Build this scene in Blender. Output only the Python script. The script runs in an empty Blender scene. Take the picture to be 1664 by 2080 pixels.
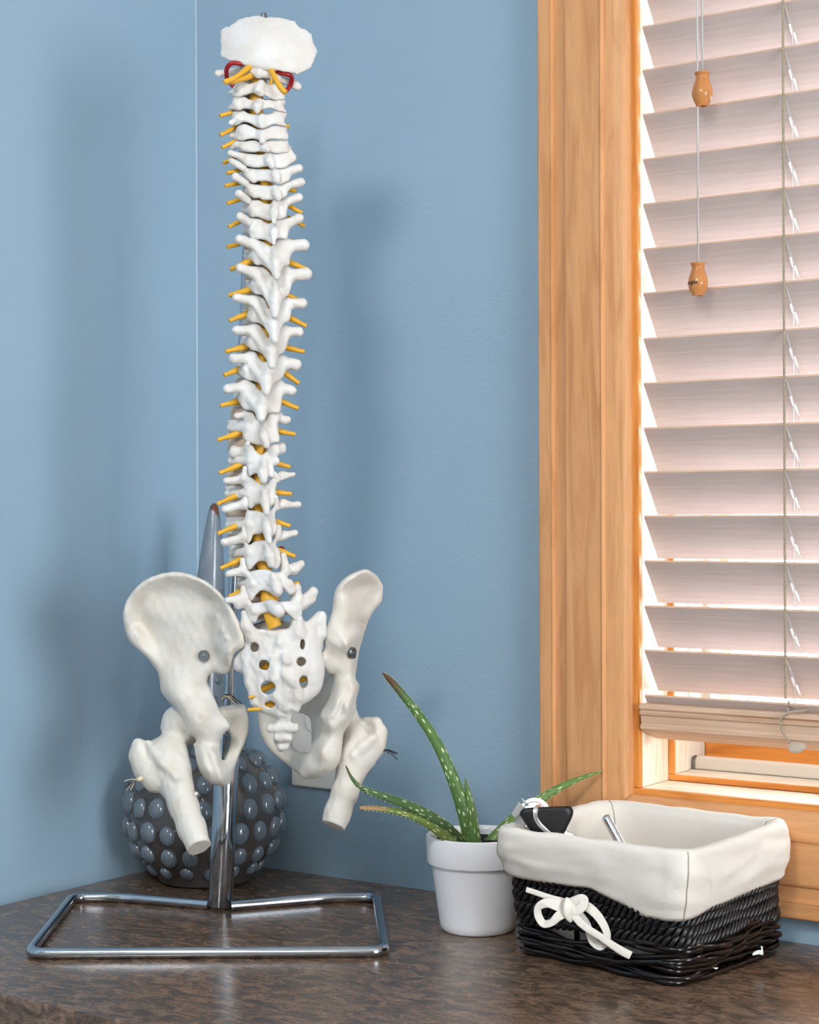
import bpy, bmesh, math, random
import numpy as np
from mathutils import Vector, Matrix, noise as mnoise

# ------------------------------------------------------------------ camera
F_PX = 3624.0
CAM_Z = 0.402
cam_m = Matrix.Translation((0, 0, CAM_Z)) @ Matrix.Rotation(math.pi/2 + 5/F_PX, 4, 'X') @ Matrix.Rotation(-0.0034, 4, 'Z')
cam_d = bpy.data.cameras.new('camera')
cam_d.sensor_fit = 'HORIZONTAL'; cam_d.sensor_width = 36.0
cam_d.lens = F_PX/1664*36; cam_d.clip_start = 0.02; cam_d.clip_end = 60
cam = bpy.data.objects.new('camera', cam_d)
sc = bpy.context.scene
sc.collection.objects.link(cam)
cam.matrix_world = cam_m
sc.camera = cam

# room frame: corner of the two walls; local x runs along the window wall, local y into that wall, z up
CORNER = Vector((-0.249, 2.096, 0.0))
ROOM = Matrix.Translation(CORNER) @ Matrix.Rotation(math.atan2(-0.569, 0.822), 4, 'Z')

# ------------------------------------------------------------------ world and lights
w = bpy.data.worlds.new('world'); sc.world = w; w.use_nodes = True
bg = w.node_tree.nodes['Background']
bg.inputs[0].default_value = (0.88, 0.95, 1.0, 1); bg.inputs[1].default_value = 13.0

def area(name, loc, target, size, power, color=(1, 1, 1), sy=None):
    d = bpy.data.lights.new(name, 'AREA'); d.energy = power; d.color = color
    d.shape = 'RECTANGLE' if sy else 'SQUARE'
    d.size = size
    if sy: d.size_y = sy
    o = bpy.data.objects.new(name, d); sc.collection.objects.link(o)
    o.location = loc
    o.rotation_euler = (Vector(target)-Vector(loc)).to_track_quat('-Z', 'Y').to_euler()
    return o

area('ceiling_lamp', (-0.60, 0.05, 1.56), (-0.55, 0.9, 0.2), 0.35, 21, (1.0, 0.985, 0.97))
area('ceiling_lamp', (-0.35, -1.1, 1.56), (-0.2, 0.5, 0.2), 0.7, 12, (1.0, 0.985, 0.97))
# daylight falling in through the second window, in the wall on the far right
area('window_daylight', ROOM @ Vector((3.66, -1.35, 0.55)), ROOM @ Vector((0.6, -0.9, 0.25)), 1.1, 8, (0.86, 0.93, 1.0), 1.1)
# daylight of the open sky just outside the window, aimed into the room
pl = area('window_daylight', ROOM @ Vector((1.04, 0.20, 0.70)), ROOM @ Vector((1.04, -1.0, 0.70)), 0.9, 0, (1, 1, 1), 1.15)
pl.data.cycles.is_portal = True

vs = sc.view_settings
vs.view_transform = 'Standard'; vs.look = 'None'; vs.gamma = 1.0; vs.exposure = 0.20
try: vs.use_curve_mapping = False
except Exception: pass
sc.cycles.use_denoising = True
sc.cycles.max_bounces = 8; sc.cycles.diffuse_bounces = 5
sc.cycles.sample_clamp_indirect = 8.0

# ------------------------------------------------------------------ helpers
def at(px, py, Y):
    """world point seen at photo pixel (px, py) lying at distance Y in front of the lens"""
    d = cam_m.to_3x3() @ Vector(((px-832)/F_PX, -(py-1040)/F_PX, -1.0))
    return Vector((0, 0, CAM_Z)) + d*(Y/d.y)

C = sc.collection
def tag(o, label=None, cat=None, group=None, kind=None):
    if label: o['label'] = label
    if cat: o['category'] = cat
    if group: o['group'] = group
    if kind: o['kind'] = kind
    return o

def empty(name, loc=(0, 0, 0), mat=None):
    o = bpy.data.objects.new(name, None); C.objects.link(o)
    o.empty_display_size = 0.02
    if mat is not None: o.matrix_world = mat
    else: o.location = loc
    return o

def mesh_np(name, verts, quads=None, tris=None, smooth=True, uv=None):
    me = bpy.data.meshes.new(name)
    verts = np.asarray(verts, dtype=np.float32).reshape(-1, 3)
    nq = 0 if quads is None else len(quads); nt = 0 if tris is None else len(tris)
    me.vertices.add(len(verts)); me.vertices.foreach_set('co', verts.ravel())
    idx = []
    if nq: idx.append(np.asarray(quads, dtype=np.int32).ravel())
    if nt: idx.append(np.asarray(tris, dtype=np.int32).ravel())
    idx = np.concatenate(idx)
    me.loops.add(len(idx)); me.loops.foreach_set('vertex_index', idx)
    me.polygons.add(nq+nt)
    starts = np.concatenate([np.arange(nq)*4, nq*4+np.arange(nt)*3]).astype(np.int32)
    me.polygons.foreach_set('loop_start', starts)
    try: me.polygons.foreach_set('loop_total', np.concatenate([np.full(nq, 4), np.full(nt, 3)]).astype(np.int32))
    except Exception: pass
    if smooth: me.polygons.foreach_set('use_smooth', np.ones(nq+nt, dtype=bool))
    if uv is not None:
        l = me.uv_layers.new(name='UVMap')
        l.data.foreach_set('uv', np.asarray(uv, dtype=np.float32)[idx].ravel())
    me.update(calc_edges=True); me.validate()
    return me

def put(name, me, mat, parent=None, loc=None, mtx=None):
    o = bpy.data.objects.new(name, me); C.objects.link(o)
    if mat is not None and len(me.materials) == 0: me.materials.append(mat)
    if parent is not None: o.parent = parent
    if loc is not None: o.location = loc
    if mtx is not None: o.matrix_local = mtx
    return o

def rel(verts, root):
    """world vertices expressed in the frame of root (an Empty that is only moved, or None)"""
    v = np.asarray([tuple(p) for p in verts], dtype=np.float64)
    return v - np.array(root.location) if root is not None else v

class Geo:
    """collects simple solids and links them as one mesh"""
    def __init__(s): s.v = []; s.f = []
    def add(s, verts, faces):
        n = len(s.v); s.v += [tuple(p) for p in verts]; s.f += [tuple(i+n for i in f) for f in faces]; return s
    def box(s, x0, x1, y0, y1, z0, z1):
        return s.add([(x0,y0,z0),(x1,y0,z0),(x1,y1,z0),(x0,y1,z0),(x0,y0,z1),(x1,y0,z1),(x1,y1,z1),(x0,y1,z1)],
                     [(0,3,2,1),(4,5,6,7),(0,1,5,4),(1,2,6,5),(2,3,7,6),(3,0,4,7)])
    def prism(s, poly, axis, a0, a1, sk0=None, sk1=None):
        """poly of (p,q) pairs pushed along axis ('x','y','z'); sk0/sk1 shift each end per point (mitres)"""
        n = len(poly); vs = []
        for a, sk in ((a0, sk0), (a1, sk1)):
            for (p, q) in poly:
                t = a + (sk(p, q) if sk else 0)
                vs.append({'x': (t,p,q), 'y': (p,t,q), 'z': (p,q,t)}[axis])
        fs = [tuple(range(n))[::-1], tuple(range(n, 2*n))] + [(i, (i+1)%n, n+(i+1)%n, n+i) for i in range(n)]
        return s.add(vs, fs)
    def mesh(s, name, bevel=0.0, smooth=False, seg=2):
        me = bpy.data.meshes.new(name); me.from_pydata(s.v, [], s.f)
        bm = bmesh.new(); bm.from_mesh(me)
        bmesh.ops.recalc_face_normals(bm, faces=bm.faces)
        if bevel:
            bmesh.ops.bevel(bm, geom=[e for e in bm.edges if e.calc_face_angle(0) > 0.5], offset=bevel, segments=seg, affect='EDGES', profile=0.6)
        for f in bm.faces: f.smooth = smooth
        bm.to_mesh(me); bm.free()
        return me
    def put(s, name, mat, parent=None, bevel=0.0, mtx=None, smooth=False):
        return put(name, s.mesh(name, bevel, smooth), mat, parent, mtx=mtx)

def crom(pts, n=6, closed=False):
    """Catmull-Rom through the points"""
    p = np.asarray([tuple(q) for q in pts], dtype=np.float64); m = len(p); out = []
    segs = m if closed else m-1
    for i in range(segs):
        if closed: p0, p1, p2, p3 = p[(i-1)%m], p[i], p[(i+1)%m], p[(i+2)%m]
        else: p0, p1, p2, p3 = p[max(i-1,0)], p[i], p[i+1], p[min(i+2,m-1)]
        t = (np.arange(n)/n)[:, None]
        out.append(0.5*((2*p1)+(-p0+p2)*t+(2*p0-5*p1+4*p2-p3)*t**2+(-p0+3*p1-3*p2+p3)*t**3))
    if not closed: out.append(p[-1:])
    return np.concatenate(out)

def sweep(path, ra, rb=None, hint=(0, 0, 1), sides=12, closed=False, caps=True, super_e=1.0):
    """tube along path with half-axes ra (along side = tangent x hint) and rb (along the other); returns verts, quads, tris, uv"""
    P = np.asarray([tuple(q) for q in path], dtype=np.float64); n = len(P)
    ra = np.broadcast_to(np.asarray(ra, float), (n,)); rb = ra if rb is None else np.broadcast_to(np.asarray(rb, float), (n,))
    T = np.roll(P, -1, 0)-np.roll(P, 1, 0) if closed else np.gradient(P, axis=0)
    T /= np.linalg.norm(T, axis=1)[:, None]+1e-12
    H = np.asarray(hint, float)
    H = np.broadcast_to(H, (n, 3))
    A = np.cross(T, H); A /= np.linalg.norm(A, axis=1)[:, None]+1e-9
    B = np.cross(A, T)
    th = np.linspace(0, 2*math.pi, sides, endpoint=False)
    c, s = np.cos(th), np.sin(th)
    if super_e != 1.0:
        c = np.sign(c)*np.abs(c)**super_e; s = np.sign(s)*np.abs(s)**super_e
    V = P[:, None]+A[:, None]*(c[None, :, None]*ra[:, None, None])+B[:, None]*(s[None, :, None]*rb[:, None, None])
    V = V.reshape(-1, 3)
    m = n if closed else n-1
    i = np.arange(m)[:, None]; j = np.arange(sides)[None, :]
    i2 = (i+1) % n; j2 = (j+1) % sides
    Q = np.stack([i*sides+j, i*sides+j2, i2*sides+j2, i2*sides+j], -1).reshape(-1, 4)
    L = np.concatenate([[0], np.cumsum(np.linalg.norm(np.diff(P, axis=0), axis=1))])
    uv = np.stack([np.repeat(L, sides), np.tile(np.minimum(j[0], sides-j[0])/sides*2, n)], -1)
    tr = []
    if caps and not closed:
        V = np.concatenate([V, P[:1], P[-1:]]); uv = np.concatenate([uv, [[0, 0]], [[L[-1], 0]]])
        a = n*sides
        for k in range(sides):
            tr.append((a, (k+1) % sides, k)); tr.append((a+1, (n-1)*sides+k, (n-1)*sides+(k+1) % sides))
    return V, Q, (np.array(tr) if tr else None), uv

def tube(name, path, ra, mat, parent=None, rb=None, hint=(0, 0, 1), sides=12, closed=False, caps=True, super_e=1.0, root=None):
    V, Q, t, uv = sweep(path, ra, rb, hint, sides, closed, caps, super_e)
    if root is not None: V = V-np.array(root.location)
    me = mesh_np(name, V, Q, t, uv=uv)
    if sides >= 10:
        try: me.set_sharp_from_angle(angle=math.radians(50))
        except Exception: pass
    return put(name, me, mat, parent)

def lathe(name, prof, mat, parent=None, seg=48, loc=None, mtx=None):
    """prof: (radius, height) pairs turned about z"""
    V = []; th = np.linspace(0, 2*math.pi, seg, endpoint=False)
    for r, z in prof: V += [(r*math.cos(a), r*math.sin(a), z) for a in th]
    n = len(prof)
    Q = [(i*seg+j, i*seg+(j+1) % seg, (i+1)*seg+(j+1) % seg, (i+1)*seg+j) for i in range(n-1) for j in range(seg)]
    me = mesh_np(name, V, Q)
    try: me.set_sharp_from_angle(angle=math.radians(42))
    except Exception: pass
    return put(name, me, mat, parent, loc, mtx)

# ------------------------------------------------------------------ materials
def srgb(r, g, b):
    f = lambda c: (c/255/12.92) if c/255 <= 0.04045 else ((c/255+0.055)/1.055)**2.4
    return (f(r), f(g), f(b), 1)

class M:
    def __init__(s, name, col, rough=0.5, metal=0.0, spec=0.5):
        s.m = bpy.data.materials.new(name); s.m.use_nodes = True
        s.nt = s.m.node_tree; s.b = s.nt.nodes['Principled BSDF']
        s.b.inputs['Base Color'].default_value = col
        s.b.inputs['Roughness'].default_value = rough
        s.b.inputs['Metallic'].default_value = metal
        s.b.inputs['Specular IOR Level'].default_value = spec
    def n(s, t, **kw):
        nd = s.nt.nodes.new(t)
        for k, v in kw.items():
            if k in nd.inputs: nd.inputs[k].default_value = v
            else: setattr(nd, k, v)
        return nd
    def l(s, a, b): s.nt.links.new(a, b)
    def coord(s, kind='Object', scale=(1, 1, 1), rot=(0, 0, 0)):
        tc = s.n('ShaderNodeTexCoord'); mp = s.n('ShaderNodeMapping')
        mp.inputs['Scale'].default_value = scale; mp.inputs['Rotation'].default_value = rot
        s.l(tc.outputs[kind], mp.inputs['Vector']); return mp.outputs['Vector']
    def noise(s, vec, scale, detail=4.0, rough=0.5, dist=0.0):
        nd = s.n('ShaderNodeTexNoise', Scale=scale, Detail=detail, Roughness=rough, Distortion=dist)
        s.l(vec, nd.inputs['Vector']); return nd.outputs['Fac']
    def ramp(s, fac, stops):
        nd = s.n('ShaderNodeValToRGB'); r = nd.color_ramp
        while len(r.elements) < len(stops): r.elements.new(0.5)
        for e, (p, c) in zip(r.elements, stops): e.position = p; e.color = c
        s.l(fac, nd.inputs['Fac']); return nd.outputs['Color']
    def mix(s, fac, a, b, blend='MIX'):
        nd = s.n('ShaderNodeMix', data_type='RGBA', blend_type=blend)
        for sock, v in ((nd.inputs[0], fac), (nd.inputs[6], a), (nd.inputs[7], b)):
            if hasattr(v, 'is_linked'): s.l(v, sock)
            else: sock.default_value = v
        return nd.outputs[2]
    def color(s, c): s.l(c, s.b.inputs['Base Color']); return s
    def bump(s, h, strength=0.2, dist=0.001):
        nd = s.n('ShaderNodeBump', Strength=strength, Distance=dist)
        s.l(h, nd.inputs['Height']); s.l(nd.outputs['Normal'], s.b.inputs['Normal']); return s

def wall_mat(name, col):
    m = M(name, col, 0.55, spec=0.3); v = m.coord()
    big = m.noise(v, 2.2, 3)
    m.color(m.mix(m.ramp(big, [(0.3, (0, 0, 0, 1)), (0.7, (1, 1, 1, 1))]), col, tuple(c*0.93 for c in col[:3])+(1,)))
    m.bump(m.noise(v, 190, 3, 0.6), 0.35, 0.0012); return m.m
m_wall = wall_mat('blue_wall_paint', srgb(152, 178, 197))
m_white_wall = wall_mat('pale_wall_paint', srgb(214, 212, 206))

def wood_mat(name, light, dark, stretch, rough=0.42, ring=9.0, bump=0.06):
    m = M(name, light, rough, spec=0.4); v = m.coord('Object', stretch)
    a = m.noise(v, ring, 4, 0.55, 0.9); b = m.noise(v, ring*9, 3, 0.6)
    c1 = m.ramp(a, [(0.30, dark), (0.52, light), (0.75, tuple(min(1, c*1.12) for c in light[:3])+(1,))])
    c2 = m.ramp(b, [(0.35, (0.90, 0.87, 0.84, 1)), (0.6, (1, 1, 1, 1))])
    col = m.mix(0.5, c1, c2, 'MULTIPLY')
    fl = m.n('ShaderNodeTexVoronoi', Scale=ring*5.0); m.l(v, fl.inputs['Vector'])
    fk = m.ramp(fl.outputs['Distance'], [(0.0, (0.72, 0.62, 0.52, 1)), (0.05, (1, 1, 1, 1))])
    m.color(m.mix(0.55, col, fk, 'MULTIPLY'))
    m.bump(b, bump, 0.001); return m.m
MAPLE, MAPLE_D = srgb(216, 159, 108), srgb(198, 137, 86)
m_maple_v = wood_mat('maple_upright', MAPLE, MAPLE_D, (9, 9, 0.8))
m_maple_h = wood_mat('maple_level', MAPLE, MAPLE_D, (0.8, 9, 9))
m_amber_v = wood_mat('amber_wood_upright', srgb(222, 146, 66), srgb(190, 110, 40), (9, 9, 0.8))
m_amber_h = wood_mat('amber_wood_level', srgb(222, 146, 66), srgb(190, 110, 40), (0.8, 9, 9))
m_pine_v = wood_mat('pale_pine_upright', srgb(244, 230, 210), srgb(228, 198, 162), (9, 9, 0.8))
m_pine_h = wood_mat('pale_pine_level', srgb(244, 230, 210), srgb(228, 198, 162), (0.8, 9, 9))
m_slat = wood_mat('whitewashed_slat', srgb(192, 178, 173), srgb(186, 170, 165), (0.8, 26, 26), 0.5, 12)
m_slat_edge = wood_mat('bare_slat_edge', srgb(214, 182, 156), srgb(196, 160, 130), (0.6, 14, 14), 0.5, 12)
m_vinyl = M('beige_vinyl', srgb(226, 220, 208), 0.4).m
m_white_pl = M('white_plastic', srgb(240, 240, 238), 0.35).m

def bone_mat(name, a, b, rough=0.42):
    m = M(name, a, rough, spec=0.4); v = m.coord()
    n1 = m.noise(v, 45, 4, 0.6); n2 = m.noise(v, 420, 3, 0.6)
    m.color(m.mix(m.ramp(n1, [(0.4, (0, 0, 0, 1)), (0.72, (1, 1, 1, 1))]), a, b))
    hb = m.mix(0.45, m.noise(v, 150, 4, 0.65), m.noise(m.coord('Object', (1, 1, .5)), 360, 4, 0.7))
    m.bump(hb, 0.42, 0.0014)
    m.b.inputs['Subsurface Weight'].default_value = 0.12
    m.b.inputs['Subsurface Radius'].default_value = (0.004, 0.003, 0.002)
    m.b.inputs['Subsurface Scale'].default_value = 0.6
    return m.m
m_bone = bone_mat('white_bone_plastic', srgb(221, 220, 218), srgb(212, 205, 197))
m_hip = bone_mat('cream_bone_plastic', srgb(220, 216, 208), srgb(213, 204, 191))
m_disc = M('beige_disc', srgb(196, 178, 158), 0.5).m
m_nerve = M('yellow_nerve', srgb(232, 176, 44), 0.45)
_v = m_nerve.coord('Object', (1, 1, 1)); m_nerve.bump(m_nerve.noise(_v, 160, 3), 0.25, 0.001)
m_nerve.color(m_nerve.mix(m_nerve.noise(_v, 90, 2), srgb(214, 156, 26), srgb(228, 174, 46))); m_nerve = m_nerve.m
m_artery = M('red_artery', srgb(152, 8, 20), 0.3).m
m_chrome = M('chrome', srgb(186, 192, 200), 0.11, 1.0)
_v = m_chrome.coord('Object', (400, 400, 6)); m_chrome.bump(m_chrome.noise(_v, 1, 2), 0.03, 0.0002); m_chrome = m_chrome.m
m_steel = M('dark_steel_bolt', srgb(128, 134, 138), 0.38, 1.0).m
m_alu = M('satin_aluminium', srgb(222, 224, 228), 0.24, 1.0).m
m_black_rubber = M('black_rubber', srgb(22, 22, 24), 0.42, spec=0.4)
m_black_rubber.bump(m_black_rubber.noise(m_black_rubber.coord('Object', (1, 1, 4)), 300, 2), 0.1, 0.0006); m_black_rubber = m_black_rubber.m
m_thread = M('cream_thread', srgb(222, 208, 180), 0.8).m
m_black_thread = M('black_thread', srgb(20, 22, 24), 0.6).m
# ------------------------------------------------------------------ room shell (local room frame: x along window wall, y into it, z up)
def on_wall(px, py, y):
    """room-frame point seen at a photo pixel on the plane parallel to the window wall at depth y"""
    o = ROOM.inverted() @ Vector((0, 0, CAM_Z)); q = ROOM.inverted() @ at(px, py, 1.0); d = q-o
    return o+d*((y-o.y)/d.y)

m_caulk = M('pale_corner_caulk', srgb(158, 184, 202), 0.5).m
RX, RY, Z0, Z1 = 3.6, 3.4, -0.90, 1.60
WX0, WX1, WZ0, WZ1 = 0.563, 1.512, 0.113, 1.262     # rough opening behind the casing
g = Geo()
g.box(-0.12, WX0, 0, 0.16, Z0, Z1); g.box(WX1, RX, 0, 0.16, Z0, Z1)
g.box(WX0, WX1, 0, 0.16, Z0, WZ0); g.box(WX0, WX1, 0, 0.16, WZ1, Z1)
tag(g.put('wall_right', m_wall, mtx=ROOM), kind='structure')
tag(Geo().box(-0.12, 0, -RY, 0, Z0, Z1).put('wall_left', m_wall, mtx=ROOM), kind='structure')
gf = Geo()
gf.box(RX, RX+.12, -RY, -2.0, Z0, Z1); gf.box(RX, RX+.12, -.70, 0, Z0, Z1); gf.box(RX, RX+.12, -2.0, -.70, Z0, -.10); gf.box(RX, RX+.12, -2.0, -.70, 1.20, Z1)
tag(gf.put('wall_far', m_white_wall, mtx=ROOM), kind='structure')
w2 = tag(empty('window_2', mat=ROOM), kind='structure')
for b in ((-2.0, -1.94, -.10, 1.20), (-.76, -.70, -.10, 1.20), (-1.94, -.76, -.10, -.04), (-1.94, -.76, 1.14, 1.20)):
    Geo().box(RX-.01, RX+.10, *b).put('frame', m_maple_v, w2, .002)
tag(Geo().box(-0.12, RX+0.12, -RY-0.12, -RY, Z0, Z1).put('wall_rear', m_white_wall, mtx=ROOM), kind='structure')
m_ceil = M('ceiling_paint', srgb(236, 236, 232), 0.7).m
tag(Geo().box(-0.12, RX+0.12, -RY-0.12, 0.16, Z1, Z1+0.1).put('ceiling', m_ceil, mtx=ROOM), kind='structure')
m_floor = M('floor_vinyl', srgb(150, 128, 108), 0.4).m
tag(Geo().box(-0.12, RX+0.12, -RY-0.12, 0.16, Z0-0.1, Z0).put('floor', m_floor, mtx=ROOM), kind='structure')
m_ground = M('pale_paving', srgb(222, 224, 226), 0.8)
m_ground.color(m_ground.mix(m_ground.noise(m_ground.coord(), 3, 3), srgb(226, 228, 230), srgb(206, 208, 210)))
tag(Geo().box(-4, 12, 0.17, 14, Z0-0.5, Z0-0.4).put('ground', m_ground.m, mtx=ROOM), kind='structure')

# casing boards: profile of (distance from outer edge, height off the wall)
PROF = [(0, 0), (0, .0185), (.0015, .020), (.0145, .020), (.016, .0205), (.0175, .0165), (.0295, .0165), (.031, .0195), (.033, .0205), (.071, .0205),
        (.0735, .0215), (.0755, .0175), (.086, .0165), (.094, .0145), (.098, .0115), (.0995, .008), (.0995, 0)]
CX0, CX1, CZ0, CZ1 = 0.4755, 1.5995, 0.0255, 1.3495
gl = Geo().prism([(CX0+u, -h) for u, h in PROF], 'z', CZ0, CZ1, lambda p, q: p-CX0, lambda p, q: -(p-CX0))
gb = Geo().prism([(-h, CZ0+u) for u, h in PROF], 'x', CX0, CX1, lambda p, q: q-CZ0+.0006, lambda p, q: -(q-CZ0))
gr = Geo().prism([(CX1-u, -h) for u, h in PROF], 'z', CZ0, CZ1, lambda p, q: CX1-p, lambda p, q: -(CX1-p))
gt = Geo().prism([(-h, CZ1-u) for u, h in PROF], 'x', CX0, CX1, lambda p, q: CZ1-q, lambda p, q: -(CZ1-q))
tag(gl.put('trim_1', m_maple_v, mtx=ROOM), kind='structure'); tag(gb.put('trim_2', m_maple_h, mtx=ROOM), kind='structure')
tag(gr.put('trim_3', m_maple_v, mtx=ROOM), kind='structure'); tag(gt.put('trim_4', m_maple_h, mtx=ROOM), kind='structure')

m_strip = M('grey_weatherstrip', srgb(120, 112, 104), 0.8).m
win = tag(empty('window_1', mat=ROOM), kind='structure')
JX, JX2, JZ, JZ2 = 0.581, 1.494, 0.131, 1.244
E = .001
def lining(name, mv, mh, x0, x1, z0, z1, t, y0, y1, bev=.0012):
    """four boards around an opening; inner faces at x0,x1,z0,z1"""
    Geo().box(x0-t, x0, y0, y1, z0, z1).put(name, mv, win, bev)
    Geo().box(x1, x1+t, y0, y1, z0, z1).put(name, mv, win, bev)
    Geo().box(x0-t, x1+t, y0, y1, z0-t, z0-E*.2).put(name, mh, win, bev)
    Geo().box(x0-t, x1+t, y0, y1, z1+E*.2, z1+t).put(name, mh, win, bev)
lining('jamb_edge', m_amber_v, m_amber_h, JX, JX2, JZ, JZ2, .0175, -.0045, .0025)
lining('jamb', m_pine_v, m_pine_h, JX, JX2, JZ, JZ2, .0175, .0025, .158)
lining('stop_edge', m_amber_v, m_amber_h, JX+.0065, JX2-.0065, JZ+.0065, JZ2-.0065, .0062, .0585, .0625)
lining('stop', m_pine_v, m_pine_h, JX+.0065, JX2-.0065, JZ+.0065, JZ2-.0065, .0062, .0625, .150)
lining('vinyl_track', m_vinyl, m_vinyl, JX+.0075, JX2-.0075, JZ+.0075, JZ2-.0075, .001, .092, .128)
Geo().box(JX+.0095, JX2-.0076, .098, .112, JZ+.0076, JZ+.0205).put('vinyl_sash_bar', m_vinyl, win, .002)
for k in range(2):
    tube('weatherstrip', crom([(JX+.0086+.0022*k, .0965, JZ+.0080), (JX+.0078+.0022*k, .0962, JZ+.014), (JX+.0092+.0022*k, .0965, JZ+.0195), (JX+.0125+.001*k, .0970, JZ+.0215)], 5), .0008, m_strip, win, sides=6, hint=(0, 1, 0))
Geo().box(JX+.0075, JX2-.0076, .1285, .150, JZ+.0068, JZ+.062).put('sash_rail', m_amber_h, win, .002)
Geo().box(JX+.0075, JX2-.0076, .1285, .150, JZ2-.06, JZ2-.0068).put('sash_rail', m_amber_h, win, .002)
Geo().box(JX2-.055, JX2-.0076, .1285, .150, JZ+.062, JZ2-.06).put('sash_stile', m_amber_v, win, .002)
Geo().box(JX+.0068, JX+.0140, .1285, .150, JZ+.062, JZ2-.06).put('sash_stile', m_vinyl, win, .001)
m_glass = M('window_glass', (1, 1, 1, 1), 0.0)
_nt = m_glass.nt; _t = _nt.nodes.new('ShaderNodeBsdfTransparent'); _g = _nt.nodes.new('ShaderNodeBsdfGlossy'); _g.inputs['Roughness'].default_value = 0.02
_mx = _nt.nodes.new('ShaderNodeMixShader'); _f = _nt.nodes.new('ShaderNodeFresnel'); _f.inputs['IOR'].default_value = 1.45
_nt.links.new(_f.outputs[0], _mx.inputs[0]); _nt.links.new(_t.outputs[0], _mx.inputs[1]); _nt.links.new(_g.outputs[0], _mx.inputs[2])
_nt.links.new(_mx.outputs[0], _nt.nodes['Material Output'].inputs['Surface'])
Geo().box(JX+.014, JX2-.055, .139, .142, JZ+.062, JZ2-.06).put('pane', m_glass.m, win)

tag(Geo().prism([(.0002, -.0002), (.0016, -.0002), (.0010, -.0008), (.0008, -.0010), (.0002, -.0018)], 'z', .0006, Z1).put('trim_5', m_caulk, mtx=ROOM), kind='structure')
# worktop along the window wall, its left end against the left wall
m_top = M('mottled_laminate', srgb(104, 92, 82), 0.30, spec=0.4); v = m_top.coord('Object', (40, 78, 78)); v2 = m_top.coord('Object', (170, 420, 420))
n1 = m_top.noise(v, 1.0, 8, 0.72, 0.9); n2 = m_top.noise(v2, 1.0, 5, 0.7, 1.2); n3 = m_top.noise(m_top.coord('Object', (6, 9, 9)), 1.0, 3, 0.5, 0.6)
ca = m_top.ramp(n1, [(0.32, srgb(50, 44, 40)), (0.43, srgb(80, 72, 66)), (0.52, srgb(102, 90, 80)), (0.61, srgb(122, 110, 99)), (0.74, srgb(84, 77, 72))])
cb = m_top.ramp(n2, [(0.36, (0.35, 0.34, 0.33, 1)), (0.46, (0.85, 0.82, 0.80, 1)), (0.56, (1, 0.97, 0.94, 1)), (0.66, (1.35, 1.3, 1.25, 1))])
col = m_top.mix(0.85, ca, cb, 'MULTIPLY')
col = m_top.mix(1.0, col, (1.30, 1.12, 1.0, 1), 'MULTIPLY')
m_top.color(m_top.mix(m_top.ramp(n3, [(0.35, (0, 0, 0, 1)), (0.7, (1, 1, 1, 1))]), col, m_top.mix(1.0, col, (1.06, 0.97, 0.91, 1), 'MULTIPLY')))
m_top.l(m_top.ramp(n2, [(0.3, (0.28, 0.28, 0.28, 1)), (0.7, (0.17, 0.17, 0.17, 1))]), m_top.b.inputs['Roughness'])
m_top.bump(n2, 0.06, 0.0003)
top = tag(empty('countertop', mat=ROOM @ Matrix.Translation((0.001, -.001, 0))), 'brown and grey mottled laminate countertop running along the window wall', 'countertop')
Geo().box(0, 3.0, -.545, 0, -.030, 0).put('worktop', m_top.m, top, .0015)
Geo().box(0, 3.0, -.5455, -.522, -.060, -.0302).put('front_edge', m_top.m, top, .001)

# ------------------------------------------------------------------ outside, beyond the glass
scr = tag(empty('slatted_screen', at(1447, 1300, 7.0)*1.0), 'orange-brown slatted wooden screen outdoors, seen through the blind gaps', 'screen')
scr.location.z = Z0-.4
base = scr.location.copy()
for k in range(12):
    p = at(1415+k*5.9, 1300, 7.0)
    Geo().box(p.x-base.x-.0042, p.x-base.x+.0042, -.01, .01, 0, 2.6).put('slat', m_amber_v, scr, .001)
for zz in (.5, 1.5, 2.45):
    Geo().box(-.075, .075, .0105, .03, zz, zz+.06).put('rail', m_amber_h, scr, .002)
post = empty('garden_post', at(1516, 1300, 7.0)); post.location.z = Z0-.4
tag(post, 'pale blue post outdoors, standing right of the slatted screen', 'post')
m_bluepost = M('pale_blue_paint', srgb(150, 184, 210), 0.5).m
Geo().box(-.011, .011, -.011, .011, 0, 2.5).put('shaft', m_bluepost, post, .002)
Geo().prism([(-.015, 2.5), (.015, 2.5), (.015, 2.52), (0, 2.54), (-.015, 2.52)], 'y', -.015, .015).put('cap', m_bluepost, post, .002)

# ------------------------------------------------------------------ wooden blind
bl = tag(empty('window_blind', mat=ROOM), 'whitewashed wooden slat blind hanging in the maple window frame', 'window blind')
BX0, BX1 = JX+.004, JX2-.004
PITCH, ZLOW = .0441, .2215
sl = Geo().prism([(-.0005, 0), (.0007, .0017), (.0312, -.0394), (.0292, -.0414)], 'x', BX0, BX1)
sme = sl.mesh('slat')
sme.materials.append(m_slat); sme.materials.append(m_slat_edge)
for p in sme.polygons:
    if p.normal.z > 0.2 and p.normal.y < -0.2: p.material_index = 1
nsl = 23
rnd = random.Random(4)
slat_z = []
for k in range(nsl):
    z = ZLOW+k*PITCH
    slat_z.append(z)
    put('slat', sme, None, bl, mtx=Matrix.Translation((0, 0, z)) @ Matrix.Rotation(rnd.uniform(-.0012, .0012), 4, 'Y'))
Geo().prism([(-.0085, .2150), (-.0110, .2135), (-.0112, .2105), (-.0085, .2085), (-.0102, .2070), (-.0100, .2045), (-.0078, .2035), (-.0062, .1955),
             (-.0085, .1935), (-.0085, .1905), (-.0058, .1888), (.026, .1770), (.031, .1840), (.022, .2050), (.004, .2150)], 'x', BX0-.001, BX1+.001).put('bottom_rail', m_slat_edge, bl, .0005)
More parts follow.
